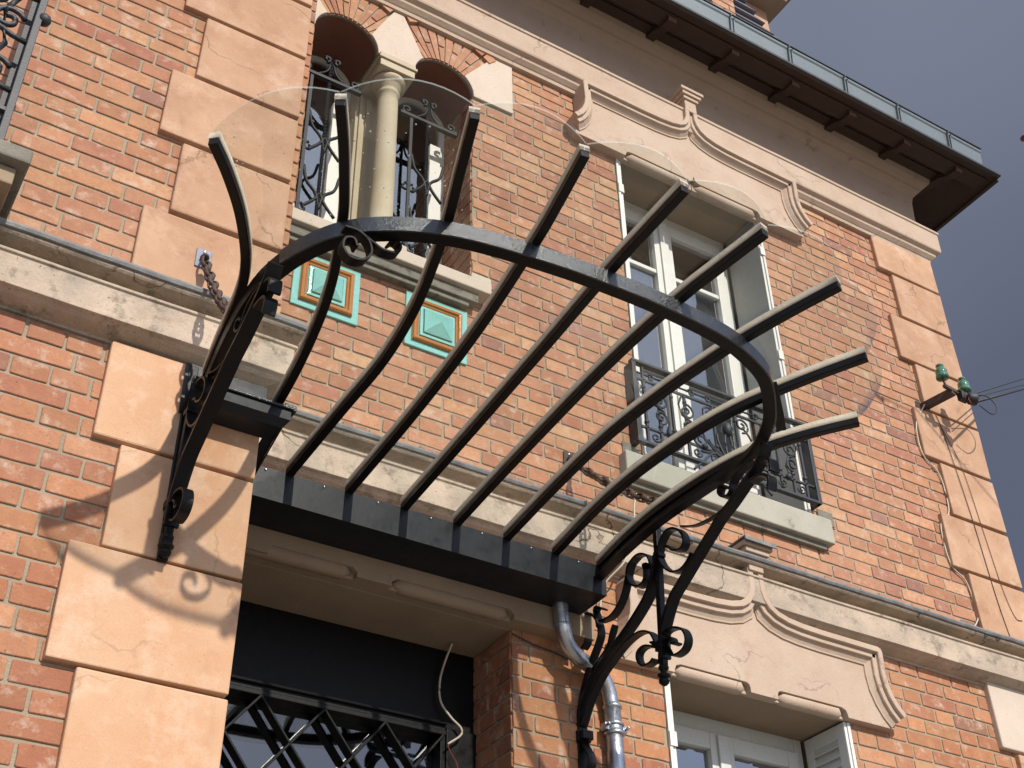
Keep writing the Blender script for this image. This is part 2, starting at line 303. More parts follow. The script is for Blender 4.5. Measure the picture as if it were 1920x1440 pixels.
def brickwork(mb, x0, x1, z0, z1, course, zref, yf, yb, bond='flemish', holes=(), skip=None, tone=(1, 1, 1), J=0.0095, L=0.216, H=0.106):
    k0 = math.floor((z0 - zref) / course); k1 = math.ceil((z1 - zref) / course)
    for k in range(k0, k1):
        a = zref + k * course + J * 0.5; b = a + course - J; a = max(a, z0); b = min(b, z1)
        if b - a < 0.012: continue
        x = x0 - random.uniform(0.02, 0.05) - ((k % 2) * (L + H + 2 * J) * 0.5 if bond == 'flemish' else (k % 2) * (L * 0.25)) - 0.2
        i = 0
        while x < x1:
            if bond == 'flemish': w = (L if i % 2 == 0 else H)
            elif bond == 'english': w = (L if k % 2 else H)
            w *= random.uniform(0.97, 1.03)
            segs = [(max(x, x0), min(x + w, x1))]
            for hx0, hx1, hz0, hz1 in holes:
                if b > hz0 + 0.012 and a < hz1 - 0.012:
                    ns_ = []
                    for s0, s1 in segs:
                        if s1 <= hx0 or s0 >= hx1: ns_.append((s0, s1))
                        else:
                            if s0 < hx0: ns_.append((s0, hx0))
                            if s1 > hx1: ns_.append((hx1, s1))
                    segs = ns_
            for s0, s1 in segs:
                if s1 - s0 < 0.018: continue
                if skip:
                    # cut the brick in slices so that it follows a curve
                    parts = []; m = max(1, int((s1 - s0) / 0.012)); cur = None
                    for q in range(m):
                        u0 = s0 + (s1 - s0) * q / m; u1 = s0 + (s1 - s0) * (q + 1) / m
                        if skip((u0 + u1) / 2, (a + b) / 2): 
                            if cur: parts.append(cur); cur = None
                        else: cur = (cur[0], u1) if cur else (u0, u1)
                    if cur: parts.append(cur)
                else: parts = [(s0, s1)]
                tn = tone(0.5 * (s0 + s1), a) if callable(tone) else tone
                col = pick(tn)
                for p0, p1 in parts: brick(mb, p0, p1, a, b, yf, yb, col)
            x += w + J * random.uniform(0.85, 1.25); i += 1

# key dimensions (metres)
XC = 3.64                       # axis of the two right-hand windows
WX0, WX1 = 3.13, 4.147
W2Z0, W2Z1 = 4.905, 6.945       # upper window opening
W3Z0, W3Z1 = 1.9, 3.875         # lower window opening
DX0, DX1, DZ1 = 1.16, 2.418, 3.892   # door opening
AC = [(1.52, 0.17), (2.068, 0.17)]; AZ = 6.86; SZ = 5.56; XK = 1.794
BAYY = -0.47
XE = 5.575                      # right end of the wall
house = thing('brick_house', 'two-storey red brick house with tan stone quoins, moulded lintels, overhanging eaves and glazed tiles', 'house', (3.0, 0, 0))
def arch_loop(cx, r, n=20):
    return [(cx - r, SZ)] + [(cx + r * math.cos(PI - PI * i / n), AZ + r * math.sin(PI - PI * i / n)) for i in range(n + 1)] + [(cx + r, SZ)]
def rect(x0, x1, z0, z1): return [(x0, z0), (x0, z1), (x1, z1), (x1, z0)]
mw = MB()
mw.prism([(1.0, 0.0), (1.0, 8.0), (XE, 8.0), (XE, 0.0)], 0.0, 0.34,
         holes=[arch_loop(*AC[0]) [:-1] + [(AC[0][0] + AC[0][1], AZ - 0.001), (AC[1][0] - AC[1][1], AZ - 0.001)] + arch_loop(*AC[1])[1:], rect(WX0, WX1, W2Z0, W2Z1), rect(WX0, WX1, W3Z0, W3Z1), rect(1.17, DX1, 0.3, DZ1)])
wall = mw.build('wall', M['mortar'], house, label='main brick wall with pale mortar joints')
def in_arch(x, z):
    if x > 2.478 or x < 1.11: return False
    for cx, r in AC:
        d = math.hypot(x - cx, z - AZ)
        if z > AZ and d < 0.475: return True
    if 1.35 < x < 2.238 and SZ - 0.01 < z <= AZ + 0.02: return True
    return False
def tone_main(x, z):
    t = 1.0 if z > 4.5 else 0.97
    if z < 4.3: return (1.06, 0.97, 0.80)
    return (1.08 * t, 1.10 * t, 1.12 * t)
bw = MB()
holes = [(WX0, WX1, W2Z0, W2Z1), (WX0, WX1, W3Z0, W3Z1), (1.17, DX1, 0.3, DZ1), (2.24, 2.475, 6.868, 7.28)]
brickwork(bw, 1.14, 5.25, 2.3, 7.30, 0.0697, 6.98, -0.005, 0.002, 'flemish', holes, in_arch, tone_main)
bw.build('brick_courses', M['brick'], wall)
# red reveals: door right side, window sides, arch linings
random.seed(9)
def reveal_bricks(x, z0, z1, facing, y0=0.005, y1=0.33, tone=(1, 1, 1)):
    rv = MB(); k = 0; z = z0
    while z < z1:
        y = y0 - (0.06 if k % 2 else 0)
        while y < y1:
            w = 0.216 if (k % 2) else 0.106
            a, b = max(y, y0), min(y + w, y1)
            if b - a > 0.02:
                t = MB(); brick(t, a, b, z + 0.005, min(z + 0.064, z1), -0.006, 0.002, pick(tone))
                rv.v += []
                n = len(rv.v); rv.v += [(x - facing * (vy) * -1 if False else x + (vy if facing > 0 else -vy), vx, vz) for vx, vy, vz in t.v]
                for f, c, sm_, mi_ in zip(t.f, t.c, t.sm, t.mi): rv.f.append(tuple(n + i for i in f)); rv.c.append(c); rv.sm.append(sm_); rv.mi.append(mi_)
            y += w + 0.011
        z += 0.0697; k += 1
    rv.build('reveal_bricks', M['brick'], wall)
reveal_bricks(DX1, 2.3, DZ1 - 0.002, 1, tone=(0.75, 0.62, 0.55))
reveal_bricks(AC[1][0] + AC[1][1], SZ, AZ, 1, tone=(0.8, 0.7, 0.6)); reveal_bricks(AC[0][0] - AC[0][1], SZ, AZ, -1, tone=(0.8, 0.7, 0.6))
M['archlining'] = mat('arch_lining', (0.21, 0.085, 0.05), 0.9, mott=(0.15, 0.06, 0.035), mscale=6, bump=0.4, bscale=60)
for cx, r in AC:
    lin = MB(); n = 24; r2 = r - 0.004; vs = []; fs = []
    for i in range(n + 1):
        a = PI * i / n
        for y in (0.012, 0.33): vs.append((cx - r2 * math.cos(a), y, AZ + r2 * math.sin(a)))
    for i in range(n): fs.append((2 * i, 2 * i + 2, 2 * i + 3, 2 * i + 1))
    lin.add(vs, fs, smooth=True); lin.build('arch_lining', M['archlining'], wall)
# voussoirs
random.seed(21); vo = MB()
for cx, r in AC:
    n = 22
    for i in range(n):
        a0 = PI * i / n + 0.012; a1 = PI * (i + 1) / n - 0.012
        if not (R(42) < (a0 + a1) / 2 < R(138)): continue
        for (q0, q1) in (((r + 0.002, r + 0.225),) if i % 2 else ((r + 0.002, r + 0.108), (r + 0.118, r + 0.225))):
            pts = [(cx - q * math.cos(a), AZ + q * math.sin(a)) for q, a in ((q0, a0), (q1, a0), (q1, a1), (q0, a1))]
            if any((p[0] - XK) * (1 if cx > XK else -1) < 0.004 for p in pts) or max(p[1] for p in pts) > 7.26: 
                pts = [((max(p[0], XK + .004) if cx > XK else min(p[0], XK - .004)), min(p[1], 7.285)) for p in pts]
            c = pick((1.0, 1.02, 1.05)); m0 = (sum(p[0] for p in pts) / 4, sum(p[1] for p in pts) / 4)
            vs = [(p[0], 0.002, p[1]) for p in pts] + [(p[0] + (m0[0] - p[0]) * .03, -0.008, p[1] + (m0[1] - p[1]) * .03) for p in pts]
            vo.add(vs, [(0, 1, 5, 4), (1, 2, 6, 5), (2, 3, 7, 6), (3, 0, 4, 7), (4, 5, 6, 7)], col=c)
    n = 22
    for i in range(n):   # outer ring of bricks on edge, a shadow gap inside it
        a0 = PI * i / n + 0.012; a1 = PI * (i + 1) / n - 0.012; pts = []
        st = 2
        am = math.degrees((a0 + a1) / 2); am = 180 - am if cx > XK else am
        if not (30 < (180 - am) < 150): continue
        if 180 - am < 42 or 180 - am > 132: continue
        aa = [a0 + (a1 - a0) * k / st for k in range(st + 1)]
        ring = [(cx - 0.408 * math.cos(a), AZ + 0.408 * math.sin(a)) for a in aa] + [(cx - 0.470 * math.cos(a), AZ + 0.470 * math.sin(a)) for a in aa[::-1]]
        if any((p[0] - XK) * (1 if cx > XK else -1) < 0.0 for p in ring): continue
        if max(p[1] for p in ring) > 7.30: ring = [(p[0], min(p[1], 7.298)) for p in ring]
        vo.prism(ring, -0.022, 0.002, col=pick((1.1, 1.1, 1.1)))
vo.build('arch_bricks', M['brick'], wall)

# bay wall
bm_ = MB(); bm_.prism([(-3.0, 0.0), (-3.0, 8.0), (1.15, 8.0), (1.15, 0.0)], BAYY, -0.10)
bm_.box(1.148, 1.1505, BAYY, 0.0, 0, 8.0)
bay = bm_.build('bay_wall', M['mortar'], house, label='projecting brick bay left of the door')
random.seed(33); bb = MB()
brickwork(bb, -0.6, 0.76, 4.48, 7.2, 0.0723, 5.948, BAYY - 0.005, BAYY + 0.002, 'flemish', tone=(1.0, 1.0, 1.0))
bb.build('brick_courses', M['brick'], bay); bb = MB()
brickwork(bb, 1.10, 1.187, 4.48, 7.2, 0.0723, 5.948, BAYY - 0.006, BAYY + 0.10, 'english', tone=(1.05, 1.1, 1.1))
bb.build('brick_courses', M['brick'], bay); bb = MB()
brickwork(bb, -0.6, 0.76, 2.2, 4.32, 0.0731, 3.882, BAYY - 0.005, BAYY + 0.002, 'english', tone=(0.98, 0.85, 0.80), L=0.232, H=0.112)
bb.build('brick_courses', M['brick'], bay)
# quoins -----------------------------------------------------------
def quoin(x0, x1, z0, z1, y0, y1, m, lab=None):
    q = MB(); q.box(x0, x1, y0, y1, z0, z1); return q.build('quoin_block', m, house, bevel=random.uniform(0.004, 0.008), seg=2, label=lab, jit=0.0025)
random.seed(5)
zs = [6.63, 6.29, 5.948, 5.581, 5.226, 4.863, 4.497]
for i in range(6):
    quoin((0.735 if i % 2 == 0 else 0.642), 1.160, zs[i + 1] + 0.019, zs[i] - 0.003, -0.5, BAYY + 0.2, M['quoin'])
quoin(0.642, 1.16, 6.642, 7.0, -0.5, BAYY + 0.2, M['quoin'])
zl = [4.25, 3.882, 3.522, 3.151, 2.79, 2.42]
for i in range(5):
    quoin((0.637 if i % 2 == 0 else 0.727), 1.158, zl[i + 1] + 0.009, zl[i] - 0.002, -0.5, 0.0 - 0.02, M['quoin2'])
zr = [7.25, 6.962, 6.610, 6.265, 5.925, 5.575, 5.225, 4.885, 4.505]
for i in range(8):
    x0 = (5.09, 5.195)[i % 2] if i else 5.09
    quoin(x0, 5.605, zr[i + 1] + 0.017, zr[i] - 0.002, -0.032, 0.4, M['quoin'])
for i in range(5):
    z = 4.268 - i * 0.345; quoin((5.117, 5.22)[i % 2], 5.605, z - 0.345 + 0.012, z - 0.002, -0.032, 0.4, M['pale'] if i == 0 else M['quoin'])
# string course ------------------------------------------------------
def course_profile(w):  # (y, z) relative wall plane w
    return [(w + 0.02, 4.500), (w - 0.10, 4.492), (w - 0.112, 4.488), (w - 0.12, 4.478), (w - 0.12, 4.466), (w - 0.112, 4.459), (w - 0.05, 4.455), (w - 0.045, 4.418), (w - 0.100, 4.414), (w - 0.100, 4.404), (w - 0.092, 4.400),
            (w - 0.090, 4.286), (w - 0.075, 4.281), (w - 0.060, 4.272), (w - 0.030, 4.262), (w - 0.012, 4.258), (w - 0.012, 4.250), (w + 0.02, 4.250)]
def extrude_x(mb, prof, xs, dx_end=None):
    """prof (y,z), stations xs with slight wobble"""
    n = len(prof); vs = []
    for i, x in enumerate(xs):
        wob = 0.0012 * math.sin(x * 7.3) + 0.0008 * math.sin(x * 23)
        for y, z in prof: vs.append((x, y, z + wob))
    fs = [(i * n + q, i * n + (q + 1) % n, (i + 1) * n + (q + 1) % n, (i + 1) * n + q) for i in range(len(xs) - 1) for q in range(n)]
    fs += [tuple(range(n)), tuple((len(xs) - 1) * n + q for q in range(n))]
    return mb.add(vs, fs)
def frange(a, b, n): return [a + (b - a) * i / n for i in range(n + 1)]
def mitred(mb, prof, w, x0, x1, yret, sgn=1):
    """profile along X on wall plane w from x0 to the corner x1, then returned along Y to yret"""
    n = len(prof); vs = []
    st = frange(x0, x1 - 0.01, 24)
    for x in st: vs += [(x, y, z + 0.0015 * math.sin(x * 7.3)) for y, z in prof]
    vs += [(x1 + (w - y), y, z) for y, z in prof]
    vs += [(x1 + (w - y), yret, z) for y, z in prof]
    k = len(st) + 2
    fs = [(i * n + q, i * n + (q + 1) % n, (i + 1) * n + (q + 1) % n, (i + 1) * n + q) for i in range(k - 1) for q in range(n)]
    fs += [tuple(range(n)), tuple((k - 1) * n + q for q in range(n))]
    mb.add(vs, fs)
sc = MB(); mitred(sc, course_profile(BAYY), BAYY, -1.6, 1.13, -0.001); bsc = sc.build('string_course', M['ledge'], house, bevel=0.002, label='weathered stone string course round the bay')
sc = MB(); mitred(sc, course_profile(0.0), 0.0, 1.27, 5.56, 3.0); msc = sc.build('string_course', M['ledge'], house, bevel=0.002, label='stone string course along the main wall')
def flash(par, w, x0, x1):
    f = MB(); pr = [(w - 0.0, 4.512), (w - 0.121, 4.499), (w - 0.131, 4.494), (w - 0.134, 4.484), (w - 0.130, 4.474), (w - 0.124, 4.471), (w - 0.1225, 4.475), (w - 0.1225, 4.497), (w, 4.505)]
    extrude_x(f, pr, frange(x0, x1, 40)); f.build('zinc_capping', M['leadcap'], par)
flash(bsc, BAYY, -1.2, 1.262); flash(msc, 0.0, 1.26, 5.70)

# lintels --------------------------------------------------------------
def lintel(cx, zb, zt, half, neck_z, tip_z, yf, ym, fin_z, fin_y, par, lab, peak):
    hn = 0.042; h = zt - zb
    half_path = [(hn, neck_z), (hn + 0.002, zt + 0.115), (hn + 0.012, zt + 0.082), (hn + 0.032, zt + 0.052), (hn + 0.065, zt + 0.030), (hn + 0.12, zt + 0.014), (hn + 0.2, zt + 0.005), (0.36, zt + 0.001),
                 (half - 0.022, zt), (half - 0.006, zt - 0.006), (half, zt - 0.022), (half - 0.004, tip_z + 0.17), (half + 0.002, tip_z + 0.12), (half + 0.018, tip_z + 0.075), (half + 0.042, tip_z + 0.035), (half + 0.075, tip_z)]
    face = [(half + 0.030, zb)] + [(p[0] - 0.008, p[1] - 0.004) for p in half_path[::-1]]
    # bottom edge with two notches for the rolls
    n0, n1, nh = 0.075, 0.47, 0.042
    def bot(s): return [(s * n0, zb), (s * n0, zb + nh * 0.5), (s * (n0 + 0.006), zb + nh * 0.85), (s * (n0 + 0.02), zb + nh), (s * (n1 - 0.03), zb + nh), (s * (n1 - 0.008), zb + nh * 0.8), (s * n1, zb + nh * 0.4), (s * (n1 + 0.003), zb)]
    if peak:
        n0 = 0.0
        mid = [(-0.03, zb + nh * 0.95), (-0.012, zb + nh * 1.15), (-0.003, zb + nh * 1.7), (0.0, zb + nh * 2.0), (0.003, zb + nh * 1.7), (0.012, zb + nh * 1.15), (0.03, zb + nh * 0.95)]
        bottom = [(-(n1 + .003), zb), (-n1, zb + nh * .4), (-(n1 - .01), zb + nh * .85), (-(n1 - .04), zb + nh)] + mid + [((n1 - .04), zb + nh), ((n1 - .01), zb + nh * .85), (n1, zb + nh * .4), ((n1 + .003), zb)]
    else:
        bottom = bot(-1)[::-1] + bot(1)
    poly = [(cx + a, b) for a, b in face] + [(cx - a, b) for a, b in face[::-1]]
    poly = poly + [(cx + a, b) for a, b in bottom]
    fm = MB(); fm.prism(poly, yf, 0.003)
    for s_ in (-1, 1): fm.box(cx + min(s_ * 0.003, s_ * (n1 + 0.01)), cx + max(s_ * 0.003, s_ * (n1 + 0.01)), yf + 0.030, 0.002, zb + 0.001, zb + nh * 2.05)
    lo = fm.build('lintel', M['stone'], par, bevel=0.003, seg=2, label=lab)
    mo = MB()
    prof = [(-0.001, 0.002), (-0.001, ym + 0.003), (0.003, ym), (0.026, ym), (0.029, ym + 0.004), (0.030, ym + 0.016), (0.034, ym + 0.017), (0.052, ym + 0.017), (0.055, ym + 0.021), (0.056, ym + 0.030), (0.062, ym + 0.034), (0.078, yf - 0.008), (0.086, yf - 0.007), (0.088, yf + 0.002)]
    pr = [(cx + a, b) for a, b in half_path]; pl = [(cx - a, b) for a, b in half_path]
    mo.mould(pr, prof, clampx=cx + 0.0008)
    mo.mould(pl, [(-o, y) for o, y in prof], clampx=cx - 0.0008)
    mo.build('moulding', M['stone'], lo)
    fi = MB()
    fi.box(cx - hn + 0.001, cx + hn - 0.001, fin_y + 0.03, 0.0, neck_z - 0.02, fin_z - 0.05)
    fi.box(cx - hn - 0.012, cx + hn + 0.012, fin_y + 0.018, 0.0, fin_z - 0.075, fin_z - 0.052)
    fi.box(cx - hn - 0.026, cx + hn + 0.026, fin_y + 0.006, 0.0, fin_z - 0.050, fin_z - 0.026)
    fi.box(cx - hn - 0.040, cx + hn + 0.040, fin_y - 0.004, 0.0, fin_z - 0.024, fin_z)
    fi.build('finial', M['stone'], lo, bevel=0.004)
    ro = MB()
    rr = 0.030
    for s in (-1, 1):
        a, b = (0.085, 0.462) if not peak else (0.012, 0.462)
        y0 = yf + rr + 0.004; z0 = zb + rr * 0.78; k = 12; pts = []; sc_ = []
        L_ = b - a
        for i in range(k + 1):
            t = i / k; x = a + L_ * t; pts.append((cx + s * x, y0, z0)); d = min(t, 1 - t) * L_
            sc_.append(math.sqrt(max(0.02, 1 - max(0, 1 - d / rr) ** 2)))
        ro.tube(pts, rr, 12, scale=sc_)
    ro.build('roll_moulding', M['stone'], lo)
    return lo
lintel(XC, 3.868, 4.236, 0.712, 4.452, 3.930, -0.045, -0.095, 4.56, -0.135, house, 'ogee lintel over the lower right window', False)
lintel(XC, 6.885, 7.285, 0.765, 7.47, 6.965, -0.06, -0.118, 7.615, -0.150, house, 'ogee lintel with a small capital above, over the upper right window', True)
# flashing raised over the lower finial
fl = MB(); fl.box(XC - 0.09, XC + 0.09, -0.155, 0.0, 4.561, 4.567); fl.box(XC - 0.09, XC + 0.09, -0.158, -0.152, 4.548, 4.566); fl.build('zinc_capping', M['leadcap'], msc, jit=0.002)
# soffit slabs of the openings
so = MB(); so.box(WX0 + .001, WX1 - .001, 0.0, 0.33, W3Z1 - 0.001, W3Z1 + 0.02); so.build('soffit', M['soffit'], house); so = MB(); so.box(WX0 + .001, WX1 - .001, 0.0, 0.33, W2Z1 - 0.001, W2Z1 + 0.02); so.build('soffit', M['soffit'], house)
# door lintel (in the shade of the canopy)
dl = MB(); cxd = 1.79; zb = 3.893
poly = [(1.165, zb + 0.17), (1.165, zb), (1.38, zb), (1.38, zb + 0.02), (1.395, zb + 0.036), (1.70, zb + 0.036), (1.72, zb + 0.02), (1.72, zb), (1.86, zb), (1.86, zb + 0.02), (1.88, zb + 0.036), (2.36, zb + 0.036), (2.38, zb + 0.02), (2.38, zb), (2.75, zb), (2.75, zb + 0.17)]
dl.prism(poly, -0.085, 0.003); dl.box(1.167, 2.74, -0.055, 0.002, zb + 0.001, zb + 0.08); dl.box(1.166, DX1 - 0.001, 0.0035, 0.30, DZ1 - 0.001, DZ1 + 0.02)
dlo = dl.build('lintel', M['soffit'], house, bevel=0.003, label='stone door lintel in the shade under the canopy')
ro = MB()
for a, b in ((1.20, 1.71), (1.87, 2.37)):
    k = 14; pts = [(a + (b - a) * i / k, -0.053, zb + 0.024) for i in range(k + 1)]
    ro.tube(pts, 0.030, 12, scale=[math.sqrt(max(0.02, 1 - max(0, 1 - min(i, k - i) / k * (b - a) / 0.03) ** 2)) for i in range(k + 1)])
ro.build('roll_moulding', M['soffit'], dlo)

# arched window stones ---------------------------------------------------
st = MB()
def arc(cx, r, a0, a1, n=8): return [(cx + r * math.cos(R(a0 + (a1 - a0) * i / n)), AZ + r * math.sin(R(a0 + (a1 - a0) * i / n))) for i in range(n + 1)]
c1, c2 = AC[0][0], AC[1][0]; rr = 0.171
key = arc(c1, rr, 0, 42) + [(1.735, 7.175), (1.765, 7.235), (1.82, 7.24)] + arc(c2, rr, 138, 180)[:]
st.prism(key, -0.016, 0.30); st.build('keystone', M['pale'], house, bevel=0.004)
st = MB(); im = arc(c2, rr, 0, 48) + [(2.335, 7.205), (2.405, 7.262), (2.476, 7.262), (2.476, AZ + 0.002)]
st.prism(im, -0.016, 0.30); st.build('impost_stone', M['pale'], house, bevel=0.004, label='impost stone right of the right arch')
st = MB(); im = [(2 * XK - x, z) for x, z in im]; st.prism(im, -0.016, 0.30); st.build('impost_stone', M['pale'], house, bevel=0.004, label='impost stone left of the left arch')
# column
cl = MB(); cx, cy = XK, 0.065
cl.lathe((cx, cy, SZ), (0, 0, 1), [(0.075, 0), (0.075, 0.05), (0.068, 0.06), (0.072, 0.075), (0.07, 0.09), (0.056, 0.10), (0.055, 0.5), (0.052, 1.05), (0.050, 1.10), (0.056, 1.105), (0.058, 1.115), (0.052, 1.122), (0.051, 1.14), (0.060, 1.147), (0.062, 1.16), (0.070, 1.168), (0.085, 1.18), (0.088, 1.195), (0.08, 1.205)], 28)
clo = cl.build('column', M['column'], house)
cl = MB(); cl.box(cx - 0.095, cx + 0.095, cy - 0.098, cy + 0.15, SZ + 1.205, SZ + 1.25); cl.box(cx - 0.105, cx + 0.105, cy - 0.108, cy + 0.15, SZ + 1.253, SZ + 1.270); cl.box(cx - 0.098, cx + 0.098, cy - 0.100, cy + 0.15, SZ + 1.270, SZ + 1.299)
cl.build('capital', M['column'], clo, bevel=0.003)
cl = MB(); cl.box(c1 + 0.165, c2 - 0.165, 0.20, 0.32, SZ, AZ); cl.box(1.735, 1.765, 0.185, 0.21, SZ, 6.75); cl.box(1.70, 1.715, 0.185, 0.21, SZ, 6.75)
cl.build('mullion', M['column'], clo, bevel=0.004)
# tiles
def tile(x0, x1, z0, z1):
    t = MB(); t.box(x0, x1, -0.016, 0.001, z0, z1); to = t.build('glazed_tile', M['turq'], house, bevel=0.003)
    w = x1 - x0; a = 0.031
    o = MB(); path = [(x0 + a, z0 + a), (x0 + a, z1 - a), (x1 - a, z1 - a), (x1 - a, z0 + a), (x0 + a, z0 + a)]
    pr = [(0.0, -0.014), (0.0, -0.026), (0.005, -0.032), (0.011, -0.034), (0.018, -0.032), (0.023, -0.025), (0.030, -0.022), (0.036, -0.014)]
    n = len(pr); vs = []
    cxx, czz = (x0 + x1) / 2, (z0 + z1) / 2
    for px, pz in path[:4]:
        for off, y in pr: vs.append((px + (off if px < cxx else -off), y, pz + (off if pz < czz else -off)))
    fs = [(i * n + q, i * n + q + 1, ((i + 1) % 4) * n + q + 1, ((i + 1) % 4) * n + q) for i in range(4) for q in range(n - 1)]
    o.add(vs, fs); o.build('ochre_frame', M['ochre'], to)
    p = MB(); b = a + 0.036; 
    A = [(x0 + b, z0 + b), (x0 + b, z1 - b), (x1 - b, z1 - b), (x1 - b, z0 + b)]
    def ringv(d, y): return [(x + (d if x < cxx else -d), y, z + (d if z < czz else -d)) for x, z in A]
    vs = ringv(0, -0.014) + ringv(0.001, -0.024) + ringv(0.013, -0.025) + ringv(0.0145, -0.019) + ringv(0.017, -0.019) + ringv(0.0175, -0.032) + [(cxx, -0.062, czz)]
    fs = [(k * 4 + i, k * 4 + (i + 1) % 4, k * 4 + 4 + (i + 1) % 4, k * 4 + 4 + i) for k in range(5) for i in range(4)] + [(20 + i, 20 + (i + 1) % 4, 24) for i in range(4)]
    p.add(vs, fs); p.build('pyramid_boss', M['turq'], to)
tile(1.380, 1.682, 5.092, 5.385); tile(1.902, 2.207, 5.092, 5.388)
# small window sill
sl = MB(); sl.box(1.20, 2.295, -0.085, 0.33, 5.478, 5.545); b_ = MB(); b_.box(1.20, 2.24, -0.060, 0.0, 5.425, 5.478); b_.box(1.20, 2.20, -0.045, 0.0, 5.40, 5.425); b_.build('sill_bed', M['slab'], house, bevel=0.004)
for xx in (1.26, XK, 2.26): sl.box(xx - 0.07, min(xx + 0.07, 2.294), -0.083, 0.30, 5.54, 5.572)
sl.build('window_sill', M['pale'], house, bevel=0.006, label='stone sill under the twin arched windows')
# twin arched windows: frames, panes
for k, (cx, r) in enumerate(AC):
    f = MB(); lp = arch_loop(cx, r); inner = [(cx + (x - cx) * 0.80, (z - SZ) * 0.97 + SZ + 0.02) for x, z in lp]
    f.prism(lp, 0.285, 0.325, holes=[inner]); f.box(cx + 0.075, cx + 0.135, 0.272, 0.30, SZ, 6.72)
    fo = f.build('window', M['white'], house, label=('left' if k == 0 else 'right') + ' narrow arched window')
    p = MB(); p.prism(lp, 0.300, 0.306); p.build('pane', M['window'], fo)
    rm = MB(); rm.box(cx - 0.26, cx + 0.26, 0.345, 1.6, SZ - 0.1, 7.15); b_ = rm.build('interior', M['room'], fo)
    cu = MB(); n = 20; vs = []
    for i in range(n + 1):
        x = cx - 0.15 + 0.3 * i / n
        for z in (SZ, 6.35): vs.append((x, 0.42 + 0.012 * math.sin(i * 1.9), z + (0.0)))
    cu.add(vs, [(2 * i, 2 * i + 1, 2 * i + 3, 2 * i + 2) for i in range(n)], smooth=True); cu.build('curtain', M['curtain'], fo)

# French windows -------------------------------------------------------------
def casement(z0, z1, yf, m, lab, muntins, shut, topbar):
    f = MB(); x0, x1 = WX0 + 0.034, WX1 - 0.034; fr = 0.045
    f.box(x0, x0 + fr, yf, yf + 0.06, z0, z1); f.box(x1 - fr, x1, yf, yf + 0.06, z0, z1); f.box(x0 + fr, x1 - fr, yf + 0.001, yf + 0.06, z1 - topbar, z1)
    wo_ = f.build('window', m, house, bevel=0.004, label=lab)
    l = MB(); mid = XC - 0.01
    for a, b in ((x0 + fr, mid - 0.002), (mid + 0.002, x1 - fr)):
        s = 0.062; zt = z1 - topbar - 0.002
        l.box(a, a + s, yf - 0.018, yf + 0.04, z0, zt); l.box(b - s, b, yf - 0.018, yf + 0.04, z0, zt); l.box(a + s, b - s, yf - 0.017, yf + 0.039, zt - 0.075, zt)
        l.box(a + s, b - s, yf - 0.017, yf + 0.039, z0, z0 + 0.09)
        for mz in muntins: l.box(a + s, b - s, yf - 0.010, yf + 0.03, mz - 0.014, mz + 0.014)
    l.box(mid - 0.028, mid + 0.028, yf - 0.032, yf - 0.0185, z0, z1 - topbar - 0.01)
    l.build('casement', m, wo_, bevel=0.004)
    p = MB(); p.box(x0 + fr, mid, yf + 0.010, yf + 0.016, z0, z1 - topbar); p.box(mid + 0.001, x1 - fr, yf + 0.010, yf + 0.016, z0, z1 - topbar); p.build('pane', M['window'], wo_)
    rm = MB(); rm.box(x0, x1, yf + 0.075, 2.4, z0 - 0.1, z1 + 0.1); rm.build('interior', M['room'], wo_)
    for s in (-1, 1):
        sh = MB(); xs = WX0 + 0.003 if s < 0 else WX1 - 0.003
        for q in range(2):
            xa = xs - s * (q * 0.017); xb = xa - s * 0.0145
            lo_, hi_ = min(xa, xb), max(xa, xb)
            if shut == 'louvre' and q == 1:
                sh.box(lo_, hi_, -0.004, 0.045, z0, z1 - 0.012); sh.box(lo_, hi_, yf - 0.065, yf - 0.022, z0, z1 - 0.012); sh.box(lo_, hi_, 0.045, yf - 0.065, z1 - 0.07, z1 - 0.012)
                z = z0 + 0.02
                while z < z1 - 0.075:
                    sh.add([(lo_ + 0.001, 0.045, z), (lo_ + 0.001, yf - 0.065, z), (hi_ - 0.001, yf - 0.065, z + 0.034), (hi_ - 0.001, 0.045, z + 0.034),
                            (lo_ + 0.001, 0.045, z + 0.006), (lo_ + 0.001, yf - 0.065, z + 0.006), (hi_ - 0.001, yf - 0.065, z + 0.040), (hi_ - 0.001, 0.045, z + 0.040)],
                           [(0, 1, 2, 3), (4, 5, 6, 7), (0, 1, 5, 4), (2, 3, 7, 6), (0, 3, 7, 4), (1, 2, 6, 5)]); z += 0.030 if False else 0.042
            else: sh.box(lo_, hi_, -0.008 + q * 0.006, yf - 0.022, z0 + 0.002, z1 - 0.012)
        so_ = sh.build('shutter', M['greypaint'] if shut != 'louvre' else M['pvc'], wo_, bevel=0.002)
        ed = MB()
        for q in range(2):
            xa = xs - s * (q * 0.017); xb = xa - s * 0.0145
            ed.box(min(xa, xb), max(xa, xb), -0.013 + q * 0.006, -0.0085 + q * 0.006, z0 + 0.002, z1 - 0.012)
        for hz in (z1 - 0.28, (z0 + z1) / 2): ed.box(min(xs, xs - s * 0.033), max(xs, xs - s * 0.033), -0.018, -0.0135, hz - 0.03, hz + 0.03)
        ed.build('shutter_edge', M['white'], so_, jit=0.0008)
    return wo_
casement(W2Z0 - 0.02, W2Z1, 0.27, M['white'], 'tall upper right casement window with peeling white paint', (6.47, 5.75), 'plain', 0.075)
casement(W3Z0, W3Z1, 0.27, M['pvc'], 'lower right casement window', (), 'louvre', 0.07)
sl = MB(); sl.box(3.00, 4.225, -0.058, 0.26, 4.762, 4.900); sl.build('window_sill', M['sill'], house, bevel=0.007, label='grey stone sill under the upper right window')
sl = MB(); sl.box(3.03, 4.19, -0.03, 0.1, 4.735, 4.763)
